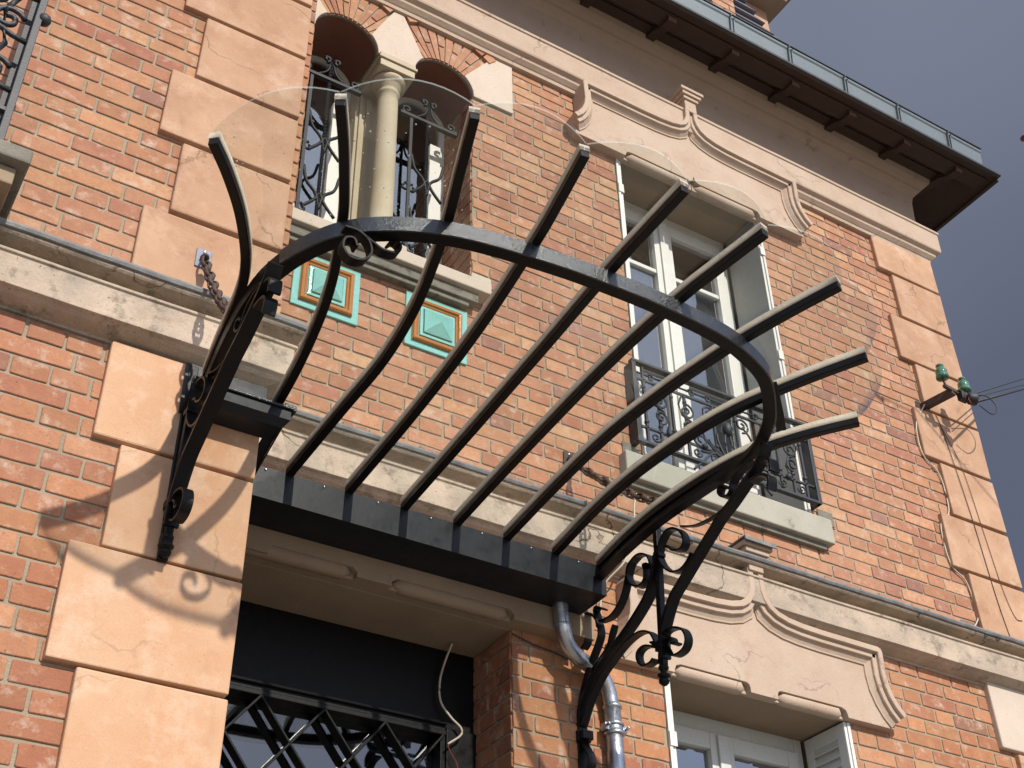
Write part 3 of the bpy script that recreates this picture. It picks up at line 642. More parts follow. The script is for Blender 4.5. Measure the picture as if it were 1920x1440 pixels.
for xx in (3.02, 4.19): sl.box(xx, xx + 0.1 if xx > 3.5 else xx + 0.09, -0.012, 0.02, 4.898, 4.98)
sl.build('sill_bed', M['slab'], house, bevel=0.004)

# door -------------------------------------------------------------------------
d = MB(); d.box(1.16, DX1 - 0.002, 0.28, 0.33, 3.565, DZ1 - 0.001); d.box(2.285, DX1 - 0.002, 0.262, 0.33, 0.3, 3.565); d.box(1.16, 2.285, 0.270, 0.33, 3.555, 3.585); d.box(1.16, 2.285, 0.255, 0.33, 3.575, 3.582)
d.box(1.16, 2.285, 0.262, 0.33, 3.535, 3.556); d.box(2.262, 2.284, 0.268, 0.33, 0.3, 3.536)
door = d.build('door', M['iron'], house, bevel=0.004, label='black front door with a blank panel above diamond lattice glazing')
p = MB(); p.box(1.16, 2.265, 0.325, 0.331, 1.0, 3.54); p.build('pane', M['doorglass'], door)
p = MB(); p.box(1.16, 2.40, 0.345, 2.2, 0.2, 3.89); p.build('interior', M['room'], door)
sp = 0.245; dvx, dvz = 0.627, -0.779
for k in range(-1, 8):
    for sg in (-1, 1):
        xa = 2.272 - sp * k; za = 3.535; L_ = 1.5
        if xa > 2.275:
            if sg > 0: continue
            za -= (xa - 2.262) / dvx * -dvz; xa = 2.262
        if sg > 0: L_ = min(L_, (2.262 - xa) / dvx)
        else: L_ = min(L_, (xa - 1.165) / dvx)
        if xa < 1.17 or L_ < 0.05: continue
        b = MB(); b.sweep([(xa, 0.283, za), (xa + sg * dvx * L_, 0.283, za + dvz * L_)], flat(0.009, 0.05), up=(0, 1, 0)); b.build('lattice_bar', M['iron'], door, bevel=0.002)
        if k % 2 == 0 and sg < 0: pass

# cornice and eaves ------------------------------------------------------------
def cornice(par_name, w, x0, x1, yret):
    pr = [(w + 0.02, 7.235), (w - 0.030, 7.238), (w - 0.034, 7.258), (w - 0.040, 7.262), (w - 0.060, 7.282), (w - 0.063, 7.300), (w - 0.072, 7.304), (w - 0.086, 7.312), (w - 0.090, 7.322), (w - 0.092, 7.462), (w - 0.100, 7.466), (w - 0.100, 7.484), (w - 0.094, 7.490), (w - 0.020, 7.502), (w + 0.02, 7.504)]
    c = MB(); mitred(c, pr, w, x0, x1, yret); c.build('cornice_band', M['stone'], house, bevel=0.002)
    pr = [(w + 0.02, 7.500), (w - 0.014, 7.500), (w - 0.018, 7.66), (w - 0.024, 7.78), (w - 0.034, 7.83), (w - 0.060, 7.865), (w - 0.072, 7.872), (w - 0.078, 7.892), (w - 0.095, 7.902), (w - 0.120, 7.925), (w - 0.138, 7.955), (w - 0.142, 7.985), (w + 0.02, 7.985)]
    c = MB(); mitred(c, pr, w, x0, x1, yret); c.build('cornice', M['frieze'], house, bevel=0.002)
cornice('c', 0.0, 1.10, XE, 5.0)
cornice('c', BAYY, -2.0, 1.14, -0.12)
def eaves(w, x0, x1, ends, rx, y_in, side=False):
    ev = MB(); T = 0.025
    # boarded soffit sloping down outward
    ev.add([(x0, w + 0.1, 8.075), (x1, w + 0.1, 8.075), (x1, w - 0.42, 7.885), (x0, w - 0.42, 7.885), (x0, w + 0.1, 8.105), (x1, w + 0.1, 8.105), (x1, w - 0.42, 7.915), (x0, w - 0.42, 7.915)],
           [(0, 1, 2, 3), (4, 5, 6, 7), (0, 1, 5, 4), (2, 3, 7, 6), (0, 3, 7, 4), (1, 2, 6, 5)])
    for yy in (-0.36, -0.20, -0.06):   # board joints
        z = 7.885 + (0.42 + yy) / 0.52 * 0.19; ev.box(x0, x1, w + yy - 0.004, w + yy + 0.10, z - 0.012, z - 0.004)
    eo = ev.build('eaves', M['wood'], house)
    for x in rx:
        r = MB(); w2 = 0.030
        prof = [(w + 0.1, 8.07), (w + 0.1, 7.99), (w - 0.20, 7.915), (w - 0.27, 7.875), (w - 0.345, 7.862), (w - 0.352, 7.905)]
        n = len(prof); vs = [(x - w2, y, z) for y, z in prof] + [(x + w2, y, z) for y, z in prof]
        fs = [tuple(range(n)), tuple(range(n, 2 * n))] + [(i, (i + 1) % n, n + (i + 1) % n, n + i) for i in range(n)]
        mi = [0] * len(fs); r.add(vs, fs); r.mi[-2] = 1
        r.build('rafter', [M['wood'], M['woodend']], eo, bevel=0.003)
    gt = MB(); pr = [(w - 0.375, 7.905), (w - 0.425, 7.905), (w - 0.432, 7.915), (w - 0.442, 8.02), (w - 0.450, 8.03), (w - 0.452, 8.045), (w - 0.444, 8.052), (w - 0.436, 8.046), (w - 0.434, 8.03), (w - 0.428, 7.93), (w - 0.375, 7.915)]
    extrude_x(gt, pr, frange(x0, ends, 30)); gto = gt.build('gutter', M['zinc'], house, label='zinc eaves gutter')
    x = ends - 0.32
    while x > x0:
        bk = MB(); bk.sweep([(x, w - 0.428, 7.905), (x, w - 0.437, 7.92), (x, w - 0.4475, 8.02), (x, w - 0.457, 8.03), (x, w - 0.459, 8.045)], flat(0.022, 0.004), up=(1, 0, 0)); bk.sweep([(x + 0.03, w - 0.428, 7.905), (x + 0.03, w - 0.437, 7.92), (x + 0.03, w - 0.4475, 8.02), (x + 0.03, w - 0.457, 8.03)], flat(0.010, 0.006), up=(1, 0, 0))
        bk.build('gutter_bracket', M['zinc'], gto); x -= 0.452
    ee = MB(); ee.box(x0, x1, w - 0.446, w - 0.420, 7.886, 7.9035); ee.box(x0, ends + 0.004, w - 0.458, w - 0.444, 8.0535, 8.062); ee.build('gutter_board', M['oldiron'], gto)
eaves(0.0, 1.10, 6.02, 5.87, [1.5 + 0.47 * i for i in range(10)], 0)
eaves(BAYY, -2.0, 1.5, 1.5, [-1.0, -0.5, 0.0, 0.5, 1.0], 0)
# gable-side eaves, roof
sd = MB(); sd.add([(6.02, -0.42, 7.885), (6.02, 5.5, 7.885), (5.5, 5.5, 8.075), (5.5, 0.1, 8.075), (6.02, -0.42, 7.915), (6.02, 5.5, 7.915), (5.5, 5.5, 8.105), (5.5, 0.1, 8.105)], [(0, 1, 2, 3), (4, 5, 6, 7), (0, 1, 5, 4), (1, 2, 6, 5), (2, 3, 7, 6), (3, 0, 4, 7)])
sd.box(6.005, 6.03, -0.41, 5.5, 7.87, 7.93); sd.build('eaves', M['wood'], house)
rf = MB(); rf.add([(-2, -0.38, 7.93), (6.02, -0.38, 7.93), (6.02, 5.5, 7.93), (-2, 5.5, 7.93), (0, 2.5, 9.4), (3.6, 2.5, 9.4)], [(0, 1, 5, 4), (1, 2, 5), (2, 3, 4, 5), (3, 0, 4)])
rf.build('roof', M['slate'], house)
sw = MB(); sw.box(XE - 0.3, XE, 0.34, 5.0, 0, 8.0); sw.box(-2, XE, 4.7, 5.0, 0, 8.0); sw.build('side_wall', M['mortar'], house)
# dormer
Yd = 0.30
dm = MB(); dm.box(4.40, 4.616, Yd, Yd + 1.0, 8.6, 10.4); dmo = dm.build('dormer', M['mortar'], house, label='brick and stone dormer standing above the gutter')
random.seed(2); db = MB(); brickwork(db, 4.40, 4.616, 9.0, 10.3, 0.0697, 9.0, Yd - 0.008, Yd + 0.002, 'flemish', tone=(1.1, 1.2, 1.3)); db.build('brick_courses', M['brick'], dmo)
db = MB(); db.box(4.1, 4.395, Yd + 0.1, Yd + 1.0, 8.6, 10.3); db.build('shutter', M['wood'], dmo)
ds = MB(); ds.box(4.616, 5.02, Yd + 0.06, Yd + 1.0, 8.9, 10.3); ds.build('cheek', M['quoin'], dmo)
ds = MB()
for i in range(12):
    z = 9.32 + 0.085 * i; xr = 5.06 - (z - 9.40) * 0.86
    if xr > 4.63: ds.add([(4.617, Yd - 0.012, z), (xr, Yd - 0.012, z), (xr - 0.075, Yd + 0.03, z + 0.10), (4.617, Yd + 0.03, z + 0.10), (4.617, Yd + 0.05, z), (xr, Yd + 0.05, z), (xr - 0.075, Yd + 0.055, z + 0.10), (4.617, Yd + 0.055, z + 0.10)],
                         [(0, 1, 2, 3), (0, 1, 5, 4), (1, 2, 6, 5), (4, 5, 6, 7)])
ds.build('slates', M['slate'], dmo, jit=0.002)
ds = MB(); ds.box(4.95, 5.00, Yd - 0.02, Yd + 0.06, 9.42, 9.46); ds.box(4.72, 5.10, Yd - 0.10, Yd + 1.0, 9.86, 9.92); ds.box(4.66, 5.16, Yd - 0.16, Yd + 1.0, 9.93, 10.0); ds.box(4.62, 5.2, Yd - 0.20, Yd + 1.0, 10.0, 10.14)
ds.build('dormer_cornice', M['soffit'], dmo, bevel=0.01)

# balcony slab on the bay
bs = MB(); bs.box(-1.6, 0.236, -0.775, BAYY, 4.585, 4.645); bo = bs.build('balcony_slab', M['slab'], house, bevel=0.008, label='grey stone balcony slab on the bay, at the left edge')
bs = MB(); bs.box(-1.6, 0.205, -0.735, BAYY, 4.515, 4.584); bs.box(-1.6, 0.17, -0.69, BAYY, 4.44, 4.516); bs.build('corbel', M['soffit'], bo, bevel=0.006)

# ------------------------------------------------------------------ canopy
can = thing('glass_canopy', 'black wrought iron fan canopy with nine ribs and clear glass over the front door', 'canopy', (1.83, 0, 4.05))
bx = MB(); bx.box(1.163, 2.686, -0.268, -0.263, 3.985, 4.108); bx.box(1.163, 2.686, -0.263, -0.003, 3.985, 3.990); bx.box(2.681, 2.686, -0.263, -0.003, 3.990, 4.108); bx.box(1.163, 2.681, -0.095, -0.090, 3.990, 4.135)
gb = bx.build('gutter_box', M['sheet'], can, label='long black gutter box over the door')
bx = MB()
bx.add([(0.880, -0.612, 4.072), (1.215, -0.612, 4.072), (1.215, -0.610, 4.110), (0.880, -0.610, 4.110), (0.880, -0.585, 4.052), (1.20, -0.585, 4.052), (0.880, -0.503, 4.050), (1.20, -0.503, 4.050), (0.880, -0.606, 4.110), (1.215, -0.606, 4.110), (0.880, -0.58, 4.057), (1.20, -0.58, 4.057)],
       [(0, 1, 2, 3), (0, 1, 5, 4), (4, 5, 7, 6), (3, 2, 9, 8), (8, 9, 11, 10)])
bx.box(0.880, 1.16, -0.512, -0.503, 4.05, 4.246); bx.add([(1.215, -0.610, 4.110), (1.245, -0.268, 4.110), (1.21, -0.268, 3.987), (1.20, -0.585, 4.052), (1.213, -0.607, 4.110), (1.241, -0.268, 4.110), (1.206, -0.268, 3.987), (1.196, -0.58, 4.056)], [(0, 1, 2, 3), (4, 5, 6, 7), (0, 1, 5, 4), (2, 3, 7, 6)]); bx.add([(1.163, -0.503, 4.050), (1.20, -0.503, 4.050), (1.208, -0.27, 3.988), (1.165, -0.27, 3.988)], [(0, 1, 2, 3)])
gb2 = bx.build('gutter_box', M['sheet'], can, label='short black gutter box across the stone pillar')
bx = MB(); bx.box(0.90, 1.222, -0.620, -0.592, 4.111, 4.121); bx.build('gutter_rim', M['wet'], gb2, bevel=0.003)
bx = MB(); bx.box(1.195, 1.238, -0.60, -0.56, 4.122, 4.145); bx.build('gutter_rim', M['wet'], gb2, bevel=0.004)
sw_ = MB()
for x in (1.27, 1.49, 1.70, 1.915, 2.13, 2.345, 2.56):
    sw_ = MB(); sw_.ball((x, -0.2695, 4.097), 0.0042, 6); sw_.build('screw', M['screw'], gb)
sw_ = MB(); sw_.ball((1.0, -0.5135, 4.20), 0.005, 6); sw_.build('screw', M['screw'], gb2)
def ribz(y): return 4.10 + 0.121 * (-y - 0.265)
RIB = {
1: [(0.925, -0.60), (0.907, -0.747), (0.895, -0.869), (0.884, -0.962), (0.864, -1.049), (0.826, -1.143), (0.758, -1.263), (0.679, -1.368), (0.605, -1.45)],
2: [(1.181, -0.548), (1.165, -0.769), (1.136, -0.989), (1.097, -1.165), (1.030, -1.364), (0.977, -1.482), (0.912, -1.61), (0.85, -1.718)],
3: [(1.36, -0.262), (1.38, -0.633), (1.395, -0.91), (1.376, -1.159), (1.331, -1.377), (1.297, -1.502), (1.245, -1.662), (1.186, -1.847)],
4: [(1.587, -0.262), (1.602, -0.743), (1.597, -1.162), (1.568, -1.54), (1.546, -1.714), (1.521, -1.881)],
5: [(1.808, -0.262), (1.82, -0.787), (1.827, -1.206), (1.830, -1.555), (1.838, -1.74), (1.848, -1.91)],
6: [(2.026, -0.262), (2.034, -0.675), (2.056, -1.212), (2.094, -1.552), (2.126, -1.714), (2.164, -1.889)],
7: [(2.24, -0.262), (2.244, -0.634), (2.261, -0.942), (2.305, -1.194), (2.343, -1.349), (2.389, -1.507), (2.446, -1.663), (2.515, -1.828)],
8: [(2.459, -0.262), (2.453, -0.562), (2.472, -0.804), (2.523, -1.053), (2.58, -1.221), (2.645, -1.346), (2.729, -1.489), (2.818, -1.625)],
9: [(2.664, -0.262), (2.658, -0.472), (2.670, -0.664), (2.712, -0.868), (2.763, -1.021), (2.822, -1.131), (2.912, -1.249), (3.019, -1.364)]}
TEE = [(-0.0165, 0.040), (-0.0165, 0.033), (-0.0165, 0.0), (0.0165, 0.0), (0.0165, 0.040)]
TEE = [(-0.0125, 0.0), (0.0125, 0.0), (0.014, 0.003), (0.014, 0.025), (-0.014, 0.025), (-0.014, 0.003)]
ribp = {}
for k, P in RIB.items():
    pts = [Vector((p.x, p.y, ribz(p.y))) for p in catmull([(x, y, 0) for x, y in P], 6)]
    ribp[k] = pts
    b = MB(); b.sweep(pts, TEE); ro_ = b.build('rib', M['iron'], can, bevel=0.002)
    b = MB(); b.sweep([p + Vector((0, 0, 0.0255)) for p in pts], [(-0.015, 0), (0.015, 0), (0.0165, 0.004), (0.0155, 0.024), (-0.0155, 0.024), (-0.0165, 0.004)]); b.build('putty_strip', M['silicone'], ro_)
# ring : L-section following the fan front and running back to the gutter box on both sides
RG = [(2.668, -0.262), (2.664, -0.472), (2.676, -0.664), (2.712, -0.860), (2.742, -1.000), (2.742, -1.130), (2.695, -1.265), (2.640, -1.345), (2.53, -1.45), (2.385, -1.512), (2.252, -1.540), (2.094, -1.553), (1.957, -1.558), (1.827, -1.557), (1.689, -1.552), (1.565, -1.542), (1.425, -1.527), (1.297, -1.502), (1.153, -1.448), (1.03, -1.366), (0.948, -1.250), (0.900, -1.120), (0.886, -0.999), (0.890, -0.867), (0.9, -0.744), (0.914, -0.619)]
rg = [Vector((p.x, p.y, ribz(p.y))) for p in catmull([(x, y, 0) for x, y in RG], 6)]
# side vector points outward for this direction of travel?  travel right->front->left : d x up = outward
LSEC = [(0.0, 0.0), (0.0, -0.055), (-0.040, -0.055), (-0.040, -0.047), (-0.010, -0.047), (-0.010, -0.0)]
def orient(sec, pts):
    d = (pts[len(pts) // 2 + 1] - pts[len(pts) // 2]); side = d.cross(Vector((0, 0, 1)))
    return sec if side.y < 0 else [(-a, b) for a, b in sec]
b = MB(); b.sweep(rg, orient(LSEC, rg)); ring = b.build('ring', M['iron'], can, bevel=0, label='curved iron ring carrying the ribs')
fr_ = [p for p in rg if p.y < -1.17]
b = MB(); b.sweep(fr_, orient([(0.006, -0.001), (0.006, -0.055), (0.0005, -0.0555), (0.0005, -0.0005)], rg)); b.build('ring_face', M['wet'], ring, label='lumpy glossy paint on the ring face')
b = MB(); b.sweep([(x, y, ribz(y) - 0.029) for x, y in ((2.585, -1.408), (2.655, -1.345), (2.715, -1.290), (2.770, -1.236))], [(-0.020, 0.010), (0.014, 0.010), (0.014, 0.020), (-0.020, 0.020)]); b.build('ring_end', M['iron'], ring, bevel=0.0015)
# glass panes
dr = MB(); random.seed(12)
for k in range(1, 9):
    A, B = ribp[k], ribp[k + 1]
    def samp(P, t):
        # start the outer bays where the inner end of the neighbour lies
        f = t * (len(P) - 1); i = min(int(f), len(P) - 2); return P[i].lerp(P[i + 1], f - i)
    nu, nv = 12, 14; top = []; 
    tipA, tipB = A[-1], B[-1]; out = ((A[-1] - A[-4]).normalized() + (B[-1] - B[-4]).normalized()).normalized()
    chord = (tipB - tipA).length
    for j in range(nv + 1):
        for i in range(nu + 1):
            u = i / nu; v = j / nv; p = samp(A, v).lerp(samp(B, v), u)
            bul = chord * 0.17 * (1 - (2 * u - 1) ** 2) * max(0, (v - 0.6) / 0.4) ** 1.5
            top.append(p + out * (bul + 0.012 * max(0, (v - .9) / .1)) + Vector((0, 0, 0.034)))
    n = len(top); vs = top + [p + Vector((0, 0, 0.0065)) for p in top]; g_ = MB(); W_ = nu + 1
    fs = []; 
    for j in range(nv):
        for i in range(nu):
            a = j * W_ + i; fs += [(a, a + 1, a + 1 + W_, a + W_), (n + a, n + a + 1, n + a + 1 + W_, n + a + W_)]
    g_.add(vs, fs, smooth=True)
    ef = [(nv * W_ + i, nv * W_ + i + 1, n + nv * W_ + i + 1, n + nv * W_ + i) for i in range(nu)]
    nn = len(g_.v)
    for f in ef: g_.f.append(f); g_.c.append((1, 1, 1)); g_.sm.append(False); g_.mi.append(1)
    g_.build('glass_pane', [M['glass'], M['edge']], can, fix=False)
    if k in (1, 2, 3):
        for q in range(40 if k == 2 else 16):
            u, v = random.random() * 0.9 + .05, random.random() ** 0.7 * 0.45 + .52; p = samp(A, v).lerp(samp(B, v), u); r = random.uniform(0.0012, 0.0035)
            dr.ball(p + Vector((0, 0, 0.0425)), r, 5, sz=0.5)
dm_ = bpy.data.materials.new('water_drop'); dm_.use_nodes = True; pp = dm_.node_tree.nodes['Principled BSDF']; pp.inputs['Base Color'].default_value = (0.75, 0.75, 0.72, 1); pp.inputs['Roughness'].default_value = 0.1; pp.inputs['Transmission Weight'].default_value = 0.6
dr.build('droplets', dm_, can, stuff=True)
# brackets : profile in the (Y,Z) plane
IR = {
'main_bar': [(0.0,3.50),(-0.004,3.573),(-0.03,3.644),(-0.097,3.709),(-0.186,3.761),(-0.283,3.793),(-0.392,3.84),(-0.477,3.89),(-0.522,3.942),(-0.548,3.989),(-0.561,4.035)],
'inner_bar': [(-0.006,3.519),(-0.008,3.60),(-0.02,3.667),(-0.05,3.723),(-0.078,3.768),(-0.112,3.806),(-0.148,3.843),(-0.168,3.879),(-0.155,3.938),(-0.111,3.987),(-0.060,4.000),(-0.022,3.985),(-0.010,3.954),(-0.012,3.909)],
'low_arc': [(-0.017,3.561),(-0.078,3.638),(-0.156,3.701),(-0.23,3.735),(-0.314,3.765),(-0.383,3.775),(-0.438,3.768),(-0.484,3.739),(-0.509,3.689)],
'leaf': [(-0.103,3.742),(-0.148,3.765),(-0.194,3.798),(-0.226,3.826),(-0.261,3.874)],
'hook': [(-0.045,3.864),(-0.073,3.878),(-0.076,3.904),(-0.053,3.928),(-0.018,3.936)],
'hook_tip': [(-0.160,3.905),(-0.154,3.953),(-0.145,3.984),(-0.161,3.993),(-0.197,3.968)],
'scroll': [(-0.175,3.925),(-0.243,3.914),(-0.299,3.934),(-0.341,3.975),(-0.369,4.03),(-0.403,4.075),(-0.456,4.081),(-0.504,4.05),(-0.52,4.003),(-0.52,3.965)],
'scroll_end': [(-0.434,4.083),(-0.387,4.068),(-0.371,4.029),(-0.389,3.986),(-0.434,3.955),(-0.473,3.962),(-0.482,3.999),(-0.477,4.024),(-0.499,4.019)],
'foot_curl': [(-0.01,3.506),(-0.03,3.47),(-0.054,3.432),(-0.058,3.397),(-0.035,3.377),(-0.012,3.386)],
}
IO = {
'top_curl': [(-0.568,4.032),(-0.588,4.068),(-0.627,4.093),(-0.674,4.082),(-0.714,4.041),(-0.722,3.999),(-0.696,3.983),(-0.651,4.002),(-0.633,4.026),(-0.61,4.036)],
'link_bar': [(-0.566,4.018),(-0.587,3.97),(-0.629,3.924),(-0.679,3.904),(-0.722,3.912),(-0.757,3.938)],
'long_arm': [(-0.540,3.62),(-0.548,3.701),(-0.576,3.759),(-0.624,3.822),(-0.677,3.854),(-0.745,3.893),(-0.813,3.932),(-0.879,3.968),(-0.925,3.994),(-0.996,4.019),(-1.067,4.051),(-1.13,4.081),(-1.172,4.11),(-1.20,4.147)],
'tie_bar': [(-0.706,4.076),(-0.779,4.04),(-0.839,4.026),(-0.899,4.019),(-0.952,4.021)],
'knot_curl': [(-0.548,3.701),(-0.576,3.712),(-0.622,3.703),(-0.664,3.675),(-0.678,3.635),(-0.658,3.606),(-0.612,3.602),(-0.573,3.621)],
'knot_curl_end': [(-0.568,3.692),(-0.595,3.672),(-0.600,3.650),(-0.622,3.645)],
'spiral': [(-1.124,4.123),(-1.081,4.121),(-1.043,4.114),(-1.01,4.094),(-1.001,4.066),(-0.98,4.055),(-0.953,4.067),(-0.938,4.092),(-0.949,4.109),(-0.974,4.1),(-0.989,4.081)],
'end_tab': [(-1.128,4.100),(-1.178,4.092),(-1.214,4.070),(-1.212,4.026)],
'end_tab_2': [(-1.102,4.047),(-1.16,4.040),(-1.196,4.010),(-1.187,3.966)],
}
IWALLSIDE = {'knot_curl_2': [(-0.522,3.663),(-0.482,3.69),(-0.436,3.709),(-0.399,3.701),(-0.395,3.671),(-0.421,3.639),(-0.464,3.632),(-0.486,3.64)]}
def bracket(X, full, lab):
    pe = MB(); pe.sweep([(X, -0.561, 4.16), (X, -0.556, 4.02), (X, -0.542, 3.83), (X, -0.534, 3.693), (X, -0.527, 3.595)], flat(0.024, 0.024), up=(1, 0, 0))
    bo_ = pe.build('bracket', M['iron'], can, bevel=0.002, label=lab)
    fn = MB()
    fn.lathe((X, -0.526, 3.600), (0, 0.06, -1), [(0.012, 0), (0.019, 0.006), (0.019, 0.014), (0.012, 0.022), (0.012, 0.030), (0.024, 0.036), (0.024, 0.042), (0.014, 0.050), (0.020, 0.056), (0.018, 0.066), (0.010, 0.074), (0.002, 0.078)], 12)
    # leaves of the knot
    for a, (dy, dz) in enumerate(((0.075, 0.055), (-0.055, -0.045), (0.035, -0.05), (-0.05, 0.02))):
        p0 = Vector((X, -0.532, 3.665)); p1 = p0 + Vector((0, dy, dz)); 
        fn.sweep([p0, p0.lerp(p1, .5) + Vector((0.0, 0, 0.004)), p1], flat(0.034, 0.006), up=(1, 0, 0), scale=[1, .8, .12])
    fn.box(X - 0.019, X + 0.019, -0.553, -0.510, 3.655, 3.690)
    co_ = MB(); co_.box(X - 0.018, X + 0.018, -0.578, -0.540, 4.015, 4.032); co_.build('collar', M['iron'], bo_, bevel=0.002)
    fn.build('finial', M['iron'], bo_, bevel=0.002)
    sets = dict(IO)
    if full: sets.update(IR); sets.update(IWALLSIDE)
    for nm, L_ in sets.items():
        w = 0.034; t = 0.008
        if nm in ('main_bar', 'long_arm'): w, t = 0.046, 0.014
        if nm == 'tie_bar': w, t = 0.022, 0.005
        if nm.startswith('end_tab'): w, t = 0.040, 0.010
        pts = catmull([(X, y, z) for y, z in L_], 5)
        b = MB(); sc_ = None
        if nm == 'leaf': sc_ = [1 + 0.25 * math.sin(i / len(pts) * 9) - (0.4 * i / len(pts)) for i in range(len(pts))]
        b.sweep(pts, [(-t / 2, -w / 2), (t / 2, -w / 2), (t / 2, w / 2), (-t / 2, w / 2)], up=(1, 0, 0), scale=sc_)
        b.build({'knot_curl_2': 'knot_curl', 'end_tab_2': 'end_tab'}.get(nm, nm), M['iron'], bo_, bevel=0.0015)
    cb = MB()
    if full:
        cb.box(X - 0.030, X + 0.030, -0.020, 0.004, 3.498, 3.540); cb.box(X - 0.026, X + 0.026, -0.010, 0.0, 3.30, 3.50)
        cb.box(X - 0.024, X + 0.024, -0.045, -0.004, 3.500, 3.535)
    else:
        cb.box(X - 0.022, X + 0.022, -0.560, -0.500, 3.690, 3.72); cb.box(X - 0.016, X + 0.016, -0.514, -0.499, 3.52, 4.24); cb.box(X - 0.018, X + 0.018, -0.53, -0.5, 3.56, 3.60)
    cb.build('clamp', M['iron'], bo_, bevel=0.003)
bracket(2.722, True, 'right scrolled bracket with a hanging post')
bracket(0.905, False, 'left scrolled bracket against the stone pillar')
# curls hanging under the ring between the second and third rib
for L_, w_ in (([(1.02, 4.178), (1.060, 4.180), (1.094, 4.160), (1.106, 4.118), (1.085, 4.082), (1.045, 4.072), (1.02, 4.100), (1.025, 4.135), (1.05, 4.145), (1.062, 4.12)], 0.034), ([(1.085, 4.170), (1.115, 4.155), (1.145, 4.145), (1.185, 4.155), (1.195, 4.185), (1.178, 4.20), (1.160, 4.183)], 0.034)):
    b = MB(); b.sweep(catmull([(x, -1.395, z) for x, z in L_], 5), flat(0.008, w_), up=(0, 1, 0)); b.build('curl', M['iron'], ring, bevel=0.0015)
cu = MB()
cu.sweep(catmull([(0.93, -1.30, 4.16), (1.00, -1.36, 4.10), (1.05, -1.345, 4.05), (1.035, -1.30, 4.03), (1.00, -1.30, 4.055), (1.01, -1.325, 4.075)], 6), flat(0.032, 0.008), up=(0.3, 1, 0.1)) if False else None
def curl(c, r0, r1, turns, a0, w, X, name, n=40, flip=1):
    pts = []
    for i in range(n + 1):
        t = i / n; a = a0 + flip * turns * 2 * PI * t; r = r0 + (r1 - r0) * t
        pts.append((c[0] + r * math.cos(a) * X[0], c[1] + r * math.cos(a) * X[1], c[2] + r * math.sin(a)))
    return pts

# ------------------------------------------------------------------ drainpipe
dp = thing('drainpipe', 'short galvanised swan-neck drainpipe running down the bricks from the canopy gutter', 'drainpipe', (2.845, 0, 2.0))
pts = catmull([(2.570, -0.118, 3.99), (2.573, -0.115, 3.955), (2.584, -0.110, 3.885), (2.613, -0.095, 3.835), (2.668, -0.078, 3.803), (2.736, -0.062, 3.79), (2.796, -0.054, 3.757), (2.827, -0.047, 3.702), (2.838, -0.045, 3.64)], 6)
b = MB(); b.tube(pts, 0.031, 24); b.build('elbow', M['galv'], dp)
b = MB(); b.tube([(2.8385, -0.045, 3.66), (2.843, -0.045, 3.4), (2.85, -0.045, 2.6), (2.86, -0.045, 1.0)], 0.0335, 24); b.lathe((2.84, -0.045, 3.655), (0.01, 0, -1), [(0.034, 0), (0.038, 0.003), (0.038, 0.012), (0.034, 0.015)], 24); b.lathe((2.580, -0.112, 3.905), (0.1, 0, -1), [(0.033, 0), (0.034, 0.003), (0.033, 0.006)], 24)
b.build('pipe', M['galv'], dp)
b = MB()
for z in (3.582, 3.548): b.lathe((2.8395 + (3.582 - z) * .1, -0.045, z), (0.01, 0, -1), [(0.034, 0), (0.041, 0.002), (0.042, 0.007), (0.041, 0.012), (0.034, 0.014)], 24)
b.lathe((2.84, -0.045, 3.568), (0, 0, -1), [(0.036, 0), (0.037, 0.01), (0.036, 0.02)], 24)
for s in (-1, 1): b.box(2.841 + s * 0.040 - 0.010, 2.841 + s * 0.040 + 0.010, -0.062, -0.030, 3.548, 3.576); b.tube([(2.841 + s * 0.045, -0.085, 3.563), (2.841 + s * 0.045, -0.02, 3.563)], 0.006, 6)
b.build('pipe_clamp', M['galv'], dp, bevel=0.001)

# ------------------------------------------------------------------ railings
def spiral(cx, cz, r, a0, turns, s=1, n=26):
    return [(cx + r * (1 - 0.78 * i / n) * math.cos(a0 + s * turns * 2 * PI * i / n), cz + r * (1 - 0.78 * i / n) * math.sin(a0 + s * turns * 2 * PI * i / n)) for i in range(n + 1)]
br = thing('balcony_railing', 'low cast iron railing with scrolls in front of the upper right window', 'railing', (3.62, -0.04, 4.92), 'iron railings at the windows')
y = -0.052
b = MB(); x0, x1 = 3.07, 4.172
b.box(x0, x1, y - 0.020, y + 0.012, 5.425, 5.440); b.box(x0, x1, y - 0.006, y + 0.006, 5.335, 5.348); b.box(x0, x1, y - 0.006, y + 0.006, 5.06, 5.072); b.box(x0, x1, y - 0.016, y + 0.010, 4.965, 4.980)
b.box(x0, x0 + 0.022, y - 0.018, 0.0, 4.965, 5.425); b.box(x1 - 0.022, x1, y - 0.018, 0.0, 4.965, 5.425); b.box(x0, x1, y - 0.005, y + 0.005, 5.375, 5.382)
b.build('rail', M['oldiron'], br, bevel=0.002)
xs = [3.14, 3.22, 3.30, 3.38, 3.55, 3.69, 3.86, 3.94, 4.02, 4.10]
for x in xs:
    b = MB(); b.box(x - 0.006, x + 0.006, y - 0.006, y + 0.006, 4.980, 5.335 if x not in (3.14, 4.10) else 5.425); b.ball((x, y, 5.10), 0.014, 6); b.ball((x, y, 5.30), 0.012, 6); b.build('baluster', M['oldiron'], br)
sb = MB()
def st_(pts2, r=0.0055): sb.tube([(a, y - 0.008, c_) for a, c_ in pts2], r, 6)
